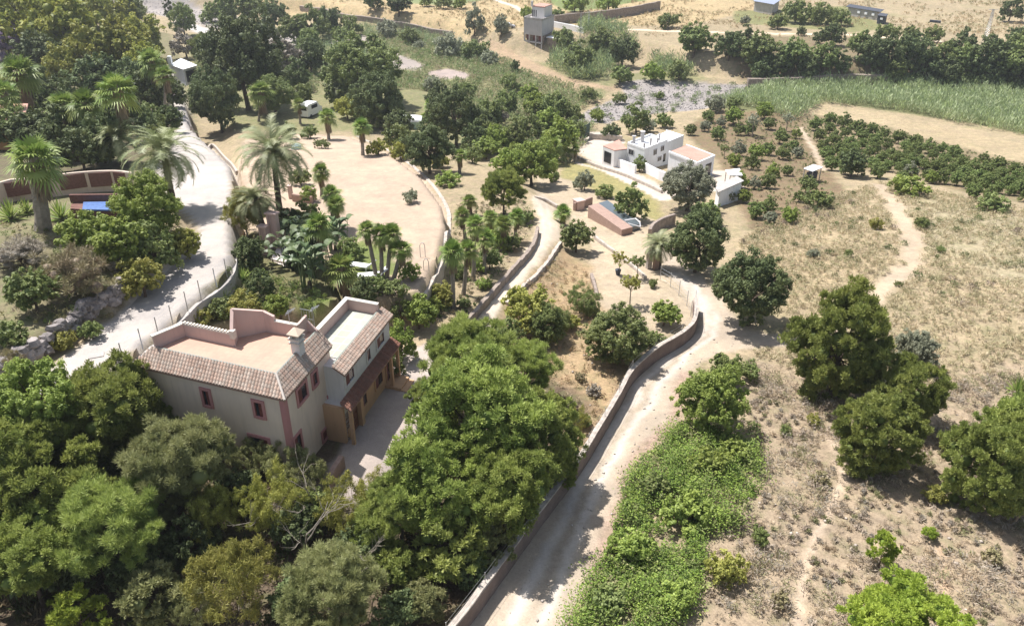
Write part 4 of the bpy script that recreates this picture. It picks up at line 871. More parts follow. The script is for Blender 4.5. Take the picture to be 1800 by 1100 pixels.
# sandy plot retaining wall etc.
lowwall('retaining_wall', 'tall rubble retaining wall round the right side of the sandy plot', [(628, 239), (690, 268), (745, 308), (783, 358), (789, 400), (777, 452), (758, 492), (742, 522)], .12, .5, mPaleStone, wob=.35, base=.5, step=.5)
lowwall('retaining_wall', 'rough stone edging wall below the right-hand row of palms beside the garden track', [(770, 600), (820, 560), (850, 528), (885, 488), (915, 455), (938, 425), (945, 398)], .7, .4, mStone, wob=.5, step=.5)
lowwall('retaining_wall', 'pale rubble edging along the downhill side of the garden track', [(985, 425), (968, 450), (945, 478), (915, 505), (890, 530)], .3, .4, mPaleStone, wob=.5, step=.5)
lowwall('retaining_wall', 'grey concrete retaining wall between the concrete road and the villa garden', [(-60, 852), (0, 787), (110, 714), (212, 647), (300, 577), (352, 527), (398, 490), (412, 470), (414, 448)], .15, .35, mConc, base=.6, step=.6)
lowwall('retaining_wall', 'pale edging wall along the upper bend of the concrete road', [(335, 222), (372, 253), (402, 282), (416, 300)], .6, .35, mPaleStone)
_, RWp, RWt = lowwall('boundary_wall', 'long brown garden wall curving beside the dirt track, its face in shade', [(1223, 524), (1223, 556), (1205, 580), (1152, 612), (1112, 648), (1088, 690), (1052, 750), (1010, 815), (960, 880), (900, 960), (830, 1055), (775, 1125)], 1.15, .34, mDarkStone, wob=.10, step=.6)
lowwall('rubble_wall', 'low rubble wall crossing the bare slope under the shaded garden track tree', [(1040, 480), (1046, 500), (1050, 520)], .4, .3, mStone, wob=.4)
tw = bpy.data.objects[[o_.name for o_ in C.objects if o_.get('label', '').startswith('long brown garden wall')][0]]
mb = MB(); n_ = len(RWp); tg = unit(np.gradient(RWp, axis=0)); nm_ = np.stack([-tg[:, 1], tg[:, 0]], 1); V = []
for i in range(n_):
    for sg, dz in ((1, -.02), (1, .07), (-1, .07), (-1, -.02)): V.append((*(RWp[i]+nm_[i]*.16*sg*rng.uniform(.85, 1.15)), RWt[i]+dz))
mb.add(V, [(i*4+j, i*4+(j+1) % 4, (i+1)*4+(j+1) % 4, (i+1)*4+j) for i in range(n_-1) for j in range(4)]+[(0, 1, 2, 3), tuple(range(4*n_-4, 4*n_))]); part('coping', mb, mPaleStone, tw)
# pink gate wall and steps in the villa garden
mb = MB()
g_ = G3(487, 436)
for (px_, py_, hh_, w_) in ((487, 436, 3.2, .9), (469, 440, 2.2, .7)):
    a = G3(px_, py_); mb = MB(); mb.box((a[0], a[1], a[2]+hh_/2-.2), (w_, .5, hh_+.4), -.3)
    for k in range(4): mb.box((a[0]-w_*.38+k*w_*.25, a[1]-.26, a[2]+hh_/2), (.07, .08, hh_-.1), 0)
    mb.box((a[0], a[1], a[2]+hh_+.06), (w_+.2, .7, .14), -.3)
    solo('garden_pier', mb, mPink, 'tall pink ribbed garden pier at the foot of the date palm' if px_ == 487 else 'shorter pink ribbed garden pier left of the tall one', 'pier')
zst = z1(G(505, 432)); mb = MB(); q = [PZ(x, y, zst+.1) for x, y in ((476, 455), (503, 462), (519, 432), (494, 425))]; mb.prism(q, zst-1, zst+.12)
d = unit(q[0]-q[3])
for k in range(9): 
    o_ = d*(.38*k); mb.prism([q[0]+o_, q[1]+o_, q[1]+o_+d*.4, q[0]+o_+d*.4], zst-3, zst+.12-.2*(k+1))
solo('garden_steps', mb, tile_floor('step_tiles', (.62, .56, .52), (.66, .6, .56), (.48, .42, .38), 2), 'paved landing with steps descending beside the paddle-leaved plants', 'steps')
lowwall('garden_wall', 'short salmon planter wall between two posts at the edge of the sandy plot', [(514, 341), (530, 343), (548, 345)], .8, .3, mBrick)
for px_, py_, lb in ((512, 349, 'left salmon post of the planter wall on the sandy plot'), (551, 354, 'right salmon post of the planter wall on the sandy plot')):
    g_ = G3(px_, py_); mb = MB(); mb.box((g_[0], g_[1], g_[2]+.6), (.4, .4, 1.5)); mb.box((g_[0], g_[1], g_[2]+1.4), (.5, .5, .1)); solo('wall_post', mb, mPink, lb, 'post')
for px_, py_, rz, lb in ((631, 473, -.3, 'large white sun lounger on the lawn left of the palm group'), (650, 490, .2, 'white sun lounger closest to the palm trunks')):
    g_ = G3(px_, py_); t = thing('sun_lounger', lb, 'sun lounger', g_, 'white loungers on the villa lawn', rz)
    mb = MB(); mb.box((0, 0, .38), (1.9, .75, .1)); mb.add([(.9, -.37, .4), (.9, .37, .4), (1.5, .37, .85), (1.5, -.37, .85), (.9, -.37, .48), (.9, .37, .48), (1.46, .37, .92), (1.46, -.37, .92)], [(3, 2, 1, 0), (4, 5, 6, 7), (0, 1, 5, 4), (1, 2, 6, 5), (2, 3, 7, 6), (3, 0, 4, 7)])
    link('cushion', mb.mesh('cushion'), mWhite2, t)
    for x_ in (-.8, .8):
        for y_ in (-.3, .3): mb = MB(); mb.box((x_, y_, .17), (.07, .07, .36)); link('leg', mb.mesh('leg'), mWhite2, t)
for px_, py_, lb in ((739, 452, 'metal hoop handrail at the inner edge of the sandy plot'), (745, 475, 'lower metal hoop handrail beside the rubble wall')):
    g_ = G3(px_, py_); mb = MB(); x_, y_, z_ = g_; hh_ = 1.1 if py_ < 460 else .8
    mb.tube([(x_, y_, z_-.1), (x_, y_, z_+hh_), (x_+.12, y_, z_+hh_+.2), (x_+.32, y_, z_+hh_+.2), (x_+.42, y_, z_+hh_), (x_+.42, y_, z_-.1)], .03, 6); solo('handrail', mb, mSteel, lb, 'handrail')
g_ = G3(521, 262); mb = MB(); mb.tube([(*g_[:2], g_[2]-.05), (*g_[:2], g_[2]+.55), (*g_[:2], g_[2]+.75)], [.75, .72, .3], 12); solo('water_butt', mb, plain('pale_blue_plastic', (.25, .42, .50), .4), 'pale blue round tub on the sand right of the big date palm', 'tub')
# polytunnel-like tent
g_ = G3(720, 225); s_ = slant(g_, g_[2])/F; mb = MB(); V = []; Fq = []; nx_, nj = 9, 8
for i in range(nx_+1):
    for j in range(nj+1):
        u = (i/nx_-.5)*44*s_; a = pi*j/nj; V.append((g_[0]+u, g_[1]+1.6*cos(a)-0.3*abs(u)*0, g_[2]+1.5+sin(a)*(.9-.25*(2*i/nx_-1)**4)))
for i in range(nx_):
    for j in range(nj): Fq.append((i*(nj+1)+j, i*(nj+1)+j+1, (i+1)*(nj+1)+j+1, (i+1)*(nj+1)+j))
mb.add(V, Fq+[tuple(range(nj+1)), tuple(range(nx_*(nj+1), (nx_+1)*(nj+1)))]); 
t = thing('garden_marquee', 'round-topped white tent among the dark trees in the middle of the picture', 'tent', g_)
part('canopy', mb, mWhite2, t); mb = MB(); mb.box((g_[0], g_[1], g_[2]+.7), (40*s_, 2.9, 1.6)); part('side_wall', mb, plain('pale_green_sheet', (.40, .52, .47), .6), t)
# van
def vehicle(label, px, py, rz, col, cat, L_=4.8, W_=1.9, Hh=2.2, name='parked_van'):
    g_ = G3(px, py); t = thing(name, label, cat, g_, None, rz); mp = plain(name+'_paint', col, .3, 0, .03)
    prof = [(-L_/2, .35), (-L_/2, Hh*.9), (-L_/2+.25, Hh), (L_/2-1.5, Hh), (L_/2-.75, Hh*.62), (L_/2, Hh*.5), (L_/2, .35)]; mb = MB(); n = len(prof); V = [(x, -W_/2, z) for x, z in prof]+[(x, W_/2, z) for x, z in prof]
    mb.add(V, [tuple(range(n)), tuple(range(2*n-1, n-1, -1))]+[(i, (i+1) % n, n+(i+1) % n, n+i) for i in range(n)]); link('body', mb.mesh('body'), mp, t)
    mb = MB()
    for sg in (-1, 1): mb.box((L_/2-2.1, sg*(W_/2+.005), Hh*.74), (1.0, .03, Hh*.26)); mb.box((-.4, sg*(W_/2+.005), Hh*.74), (1.5, .03, Hh*.26))
    mb.box((-L_/2, 0, Hh*.72), (.03, W_*.75, Hh*.28)); link('window', mb.mesh('window'), mGlass, t)
    for x_ in (-L_/2+.9, L_/2-.9):
        for y_ in (-W_/2, W_/2): mb = MB(); mb.tube([(x_, y_-.1, .33), (x_, y_+.1, .33)], .33, 12); link('wheel', mb.mesh('wheel'), mDarkIn, t)
    return t
vehicle('white camper van parked among the palms beyond the sandy plot', 547, 203, R(70), (.78, .78, .78), 'van', 5.0, 2.1, 2.6)
vehicle('silver car parked left of the tall grey house', 893, 50, R(10), (.55, .56, .60), 'car', 4.0, 1.7, 1.45, 'parked_car')
# boulder, pylon, poles
def rock(mb, c, r, seed, sq=.75, col=None):
    rr = np.random.default_rng(seed); V = []; nu, nv = 7, 4; d0 = rr.uniform(.75, 1.2, (nv+1, nu))
    rot = rr.uniform(0, 6); ax = rr.uniform(.7, 1.3)
    for j in range(nv+1):
        for i in range(nu):
            th_ = pi*(j+.001)/nv; ph = 2*pi*i/nu+rot; k = r*d0[j, i] if 0 < j < nv else r*.85
            V.append((c[0]+k*sin(th_)*cos(ph)*ax, c[1]+k*sin(th_)*sin(ph)/ax, c[2]+k*sq*cos(th_)))
    mb.add(V, [(j*nu+i, j*nu+(i+1) % nu, (j+1)*nu+(i+1) % nu, (j+1)*nu+i) for j in range(nv) for i in range(nu)], col)
g_ = G3(1540, 668); mb = MB()
for k, (dx, dy, rr) in enumerate(((-.6, 0, .5), (.1, .1, .65), (.75, -.1, .5), (.2, -.4, .4))): rock(mb, (g_[0]+dx, g_[1]+dy, g_[2]+.2), rr, k)
solo('pale_boulder', mb, stone_mat('chalky_rock', (.62, .58, .50), .2, 2), 'chalky white boulder heap in the shade edge of the biggest right-hand pine', 'boulder')
g_ = G3(1730, 78); mb = MB(); ht = 8.5; x_, y_, z_ = g_
for sx in (-1, 1):
    for sy in (-1, 1): mb.tube([(x_+sx*.55, y_+sy*.55, z_), (x_+sx*.15, y_+sy*.15, z_+ht)], .05, 4)
for k in range(12):
    f0 = k/12; f1 = (k+1)/12; a0 = .55-.4*f0; a1 = .55-.4*f1
    for sy in (-1, 1): mb.tube([(x_-a0, y_+sy*a0, z_+ht*f0), (x_+a1, y_+sy*a1, z_+ht*f1)], .03, 3); mb.tube([(x_+a0*sy, y_-a0, z_+ht*f0), (x_+a1*sy, y_+a1, z_+ht*f1)], .03, 3)
mb.tube([(x_-1.2, y_, z_+ht), (x_+1.2, y_, z_+ht)], .06, 4); solo('power_pylon', mb, mSteel, 'grey lattice power pylon beside the track at the upper right', 'pylon')
for px_, py_, ht, lb in ((1018, 118, 13, 'tall thin lattice mast in front of the reeds right of the grey house'), (1034, 60, 6, 'short pole on the far field edge behind the thin mast')):
    x_, y_, z_ = G3(px_, py_); mb = MB()
    for sx, sy in ((-.25, -.2), (.25, -.2), (0, .25)): mb.tube([(x_+sx, y_+sy, z_), (x_+sx*.6, y_+sy*.6, z_+ht)], .035, 4)
    for k in range(14): s0 = 1 if k % 2 else -1; mb.tube([(x_-.22*s0, y_-.18, z_+ht*k/14), (x_+.2*s0, y_-.18, z_+ht*(k+1)/14)], .02, 3)
    solo('lattice_mast', mb, mSteel, lb, 'mast')
mb = MB(); a = G3(1018, 250); b = G3(1036, 243); mb.prism([a[:2], b[:2], b[:2]+[0, .1], a[:2]+[0, .1]], a[2], a[2]+2.4); solo('green_screen', mb, plain('dark_green_netting', (.06, .10, .08), .8), 'dark green netting screen at the left end of the farmhouse yard', 'screen')
# road fence
fposts = [((210, 604), (217.5, 636)), ((244, 580), (251, 612)), ((274, 564), (280, 594)), ((299, 550), (305, 574)), ((326, 520), (331, 549)), ((349, 501), (354, 527)), ((375, 477), (381, 507)), ((395, 460), (399, 484))]
g0_ = G3(*fposts[0][1]); t = thing('road_fence', 'wire fence on grey metal posts along the edge of the concrete road above the villa', 'fence', g0_)
PP = [G(*b) for _, b in fposts]; zf = [z1(p) for p in PP]
for i, p in enumerate(PP):
    zz_ = 6.0+base_z(*p) if False else max(zf[i], max(z1(p+np.array([dx, dy])) for dx in (-.5, 0, .3) for dy in (0, .5)))
    mb = MB(); mb.tube([(*p, zz_-.3), (*p, zz_+1.25)], .035, 6)
    if i in (1, 6): mb.tube([(*p, zz_+1.0), (*(p+(PP[i-1]-p)*.35+np.array([.5, 0])), zz_+.05)], .025, 5)
    part('post', mb, mSteel, t); zf[i] = zz_
mb = MB()
for i in range(len(PP)-1):
    for k in range(5): mb.tube([(*PP[i], zf[i]+.2+k*.25), (*PP[i+1], zf[i+1]+.2+k*.25)], .006, 3)
part('wire', mb, mSteel, t)
# fence on the long brown wall
t = thing('wall_fence', 'thin wire fence rising along the top of the long brown wall beside the dirt track', 'fence', (*RWp[0], RWt[0]-1.3))
idx = list(range(0, len(RWp), 5)); 
for i in idx: mb = MB(); mb.tube([(*RWp[i], RWt[i]-.1), (*RWp[i], RWt[i]+.75)], .02, 5); part('post', mb, mSteel, t)
mb = MB()
for a_, b_ in zip(idx[:-1], idx[1:]):
    for k in range(3): mb.tube([(*RWp[a_], RWt[a_]+.15+.27*k), (*RWp[b_], RWt[b_]+.15+.27*k)], .006, 3)
part('wire', mb, mSteel, t)
# fence by the gate, right garden edge
fp = [G3(x, y) for x, y in ((1160, 494), (1178, 505), (1193, 520), (1207, 538), (1214, 556))]; t = thing('garden_fence', 'short fence of thin metal posts at the bend of the dirt track', 'fence', fp[0])
for p in fp: mb = MB(); mb.tube([(p[0], p[1], p[2]-.2), (p[0], p[1], p[2]+1.5)], .03, 5); part('post', mb, mSteel, t)
mb = MB()
for a_, b_ in zip(fp[:-1], fp[1:]):
    for k in range(4): mb.tube([(a_[0], a_[1], a_[2]+.3+.35*k), (b_[0], b_[1], b_[2]+.3+.35*k)], .006, 3)
part('wire', mb, mSteel, t)
# boulder bank on the left of the concrete road
mb = MB(); k = 0
bank = [(-30, 690), (0, 662), (30, 640), (62, 628), (100, 600), (125, 578), (150, 555), (185, 535), (215, 515), (240, 500)]
for (x0, y0), (x1_, y1_) in zip(bank[:-1], bank[1:]):
    for j in range(22):
        f = j/22; row = j % 3; g_ = G3(x0+(x1_-x0)*f+rng.uniform(-5, 5), y0+(y1_-y0)*f+rng.uniform(-9, 9)-2)
        k += 1; v_ = rng.uniform(.6, 1.5); rock(mb, (g_[0], g_[1], g_[2]+rng.uniform(.0, .55)), rng.uniform(.22, .52), k, .8, (v_, v_, v_))
o = solo('boulder_bank', mb, stone_mat('grey_boulders', (.27, .24, .225), .4, 2.5, vcol=True), 'rough bank of grey boulders along the left side of the concrete road', 'stone bank')
# items on the courtyard
g_ = G3(612, 770); mb = MB(); x_, y_, z_ = g_; mb.box((x_, y_, z_+.35), (.5, .35, .3), .6); mb.box((x_+.1, y_+.05, z_+.62), (.5, .3, .24), .4)
for dx, dy in ((-.18, -.1), (.18, .1), (.18, -.1), (-.18, .1)): mb.tube([(x_+dx, y_+dy, z_), (x_+dx, y_+dy, z_+.3)], .03, 5)
solo('patio_chair', mb, mOrange, 'worn orange-brown patio chair in the shade at the foot of the villa wall', 'chair')
lowwall('courtyard_kerb', 'ochre stone edging wall at the near end of the shaded courtyard', [(600, 800), (585, 822), (572, 850)], .9, .35, mBrick, 'wall')
# manhole on the road
g_ = G3(169, 625); mb = MB(); mb.box((g_[0], g_[1], g_[2]+.02), (.9, .6, .06), .4); solo('manhole_cover', mb, mConc, 'square grey drain cover set in the concrete road', 'drain cover')

# ------------------------------------------------------------------ trees and plants, each one a thing
GP = 'pines round the villa'
for sp, mat, x, y, r, lb in [
 ('broadL', 'lush', 62, 700, 70, 'yellow-green leafy tree at the concrete road edge, beyond the pines at far left'),
 ('pineL', 'pine', 190, 722, 86, 'dark green pine in front of the left end of the villa roof'),
 ('pineL', 'pine', 262, 722, 56, 'smaller pine crown touching the villa eave from below'),
 ('pineL', 'pine', 60, 840, 105, 'big green pine filling the left edge in the lower half'),
 ('pineW', 'pinedull', 322, 812, 84, 'dull pine with pale bare twigs in front of the villa left wall'),
 ('pineL', 'pine', 150, 780, 60, 'mid green pine between the eave pine and the big left-edge pine'),
 ('pineW', 'pine', 195, 930, 88, 'yellowish fine-needled pine left of the olive-yellow wattle trees'),
 ('pineL', 'pine', 45, 985, 75, 'shaded pine in the bottom left corner'),
 ('pineS', 'pinedull', 265, 1050, 52, 'small pine crown in the deep shade at the bottom left'),
 ('pineS', 'pinebright', 140, 1085, 48, 'bright young pine cut by the bottom edge at left'),
 ('pineW', 'pinedull', 295, 880, 55, 'thin pine with grey twigs behind the wattle trees'),
 ('pineW', 'pine', 815, 628, 86, 'fine-needled pine right of the villa courtyard, topmost of the central pines'),
 ('pineW', 'pine', 925, 648, 60, 'rounded pine at the upper right of the central pine group'),
 ('pineL', 'pine', 850, 735, 118, 'largest lit pine in the middle of the central group'),
 ('pineL', 'pine', 950, 770, 78, 'tufted pine overhanging the brown wall in the central group'),
 ('pineL', 'pine', 770, 850, 95, 'broad pine just below the sunlit courtyard strip'),
 ('pineL', 'pine', 890, 865, 85, 'dark tufted pine leaning over the brown wall'),
 ('pineW', 'pine', 700, 885, 78, 'bright fine-needled pine below the courtyard'),
 ('pineS', 'pine', 790, 960, 66, 'pine with separate tufts above the shaded lower slope'),
 ('pineS', 'pinedull', 870, 960, 42, 'small tufted pine close to the lower brown wall'),
 ('pineS', 'pine', 700, 1000, 45, 'round single-tuft pine among bare branches, lower middle'),
 ('pineW', 'pinedull', 580, 1040, 85, 'grey-green blurred pine at the bottom, right of the wattle'),
 ('pineS', 'pinedull', 745, 1060, 38, 'small pine at the bottom edge left of the brown wall'),
 ('pineL', 'pine', 885, 335, 40, 'two-tone pine standing above the palm rows on the garden track'),
]: tree('pine_tree' if sp != 'broadL' else 'leafy_tree', 'pine tree' if sp != 'broadL' else 'tree', sp, mat, x, y, r, lb, GP if sp != 'broadL' else None, zs=1.1 if r > 70 else 1)
for sp, mat, x, y, r, lb in [('pineW', 'pine', 110, 900, 60, 'pine filling the gap between the big left-edge pine and the fine-needled one'), ('pineL', 'pine', 20, 770, 50, 'pine half cut by the left edge below the yellow-green tree'), ('pineW', 'pinedull', 225, 870, 46, 'small dull pine between the left pines'), ('pineL', 'pine', 655, 940, 44, 'pine between the brownish wattle and the central pines'), ('pineW', 'pine', 750, 700, 38, 'thin pine top closing in on the sunlit courtyard strip'), ('pineL', 'pine', 985, 830, 34, 'small pine lobe hanging over the long wall')]: tree('pine_tree', 'pine tree', sp, mat, x, y, r, lb, GP)
GW = 'wattle trees in the lower left'
for x, y, r, lb in [
 (385, 895, 55, 'olive-yellow wattle tree beside the dull pine, upper left of the wattles'),
 (475, 880, 58, 'yellow-topped wattle tree below the villa corner'),
 (415, 1010, 78, 'largest yellow wattle tree at the lower left centre'),
 (500, 815, 45, 'wattle shrub hiding the foot of the villa corner'),
 (545, 830, 38, 'grey-green wattle shrub right of the villa corner'),
 (620, 885, 62, 'brownish wattle tree at the end of the courtyard'),
 (440, 800, 40, 'pale wattle shrub in front of the villa low window'),
 (345, 1060, 40, 'small shaded wattle tree at the bottom edge'),
]: tree('wattle_tree', 'wattle tree', 'wispy', 'ygreen' if r > 45 else 'pinedull', x, y, r, lb, GW)
GB = 'pines on the dry right-hand slope'
for sp, mat, x, y, r, lb, zs in [
 ('pineR', 'pine', 1478, 612, 84, 'biggest pine on the right-hand slope, round and dark green', 1.15),
 ('pineR', 'pine', 1598, 690, 54, 'middle pine behind the nearer pine, under the olive', 1.15),
 ('pineR', 'pine', 1545, 765, 68, 'nearer pine of the overlapping pair on the right slope', 1),
 ('pineR', 'pine', 1745, 820, 72, 'dark pine at the right edge, left half of the clump', 1.2),
 ('pineR', 'pine', 1810, 770, 66, 'tall pine cut by the right edge of the picture', 1.3),
 ('pineS', 'pinebright', 1552, 970, 26, 'single small bright pine on bare scrub at lower right', 1.25),
 ('pineS', 'pinebright', 1547, 1042, 16, 'tiny upright pine just behind the bottom right pine', 1.3),
 ('pineR', 'pinebright', 1592, 1105, 84, 'bright yellow-green pine cut by the bottom edge at right', .9),
 ('pineS', 'pinebright', 1634, 938, 12, 'knee-high pine seedling between the two right-hand paths', 1),
]: tree('pine_tree', 'pine tree', sp, mat, x, y, r, lb, GB, zs)
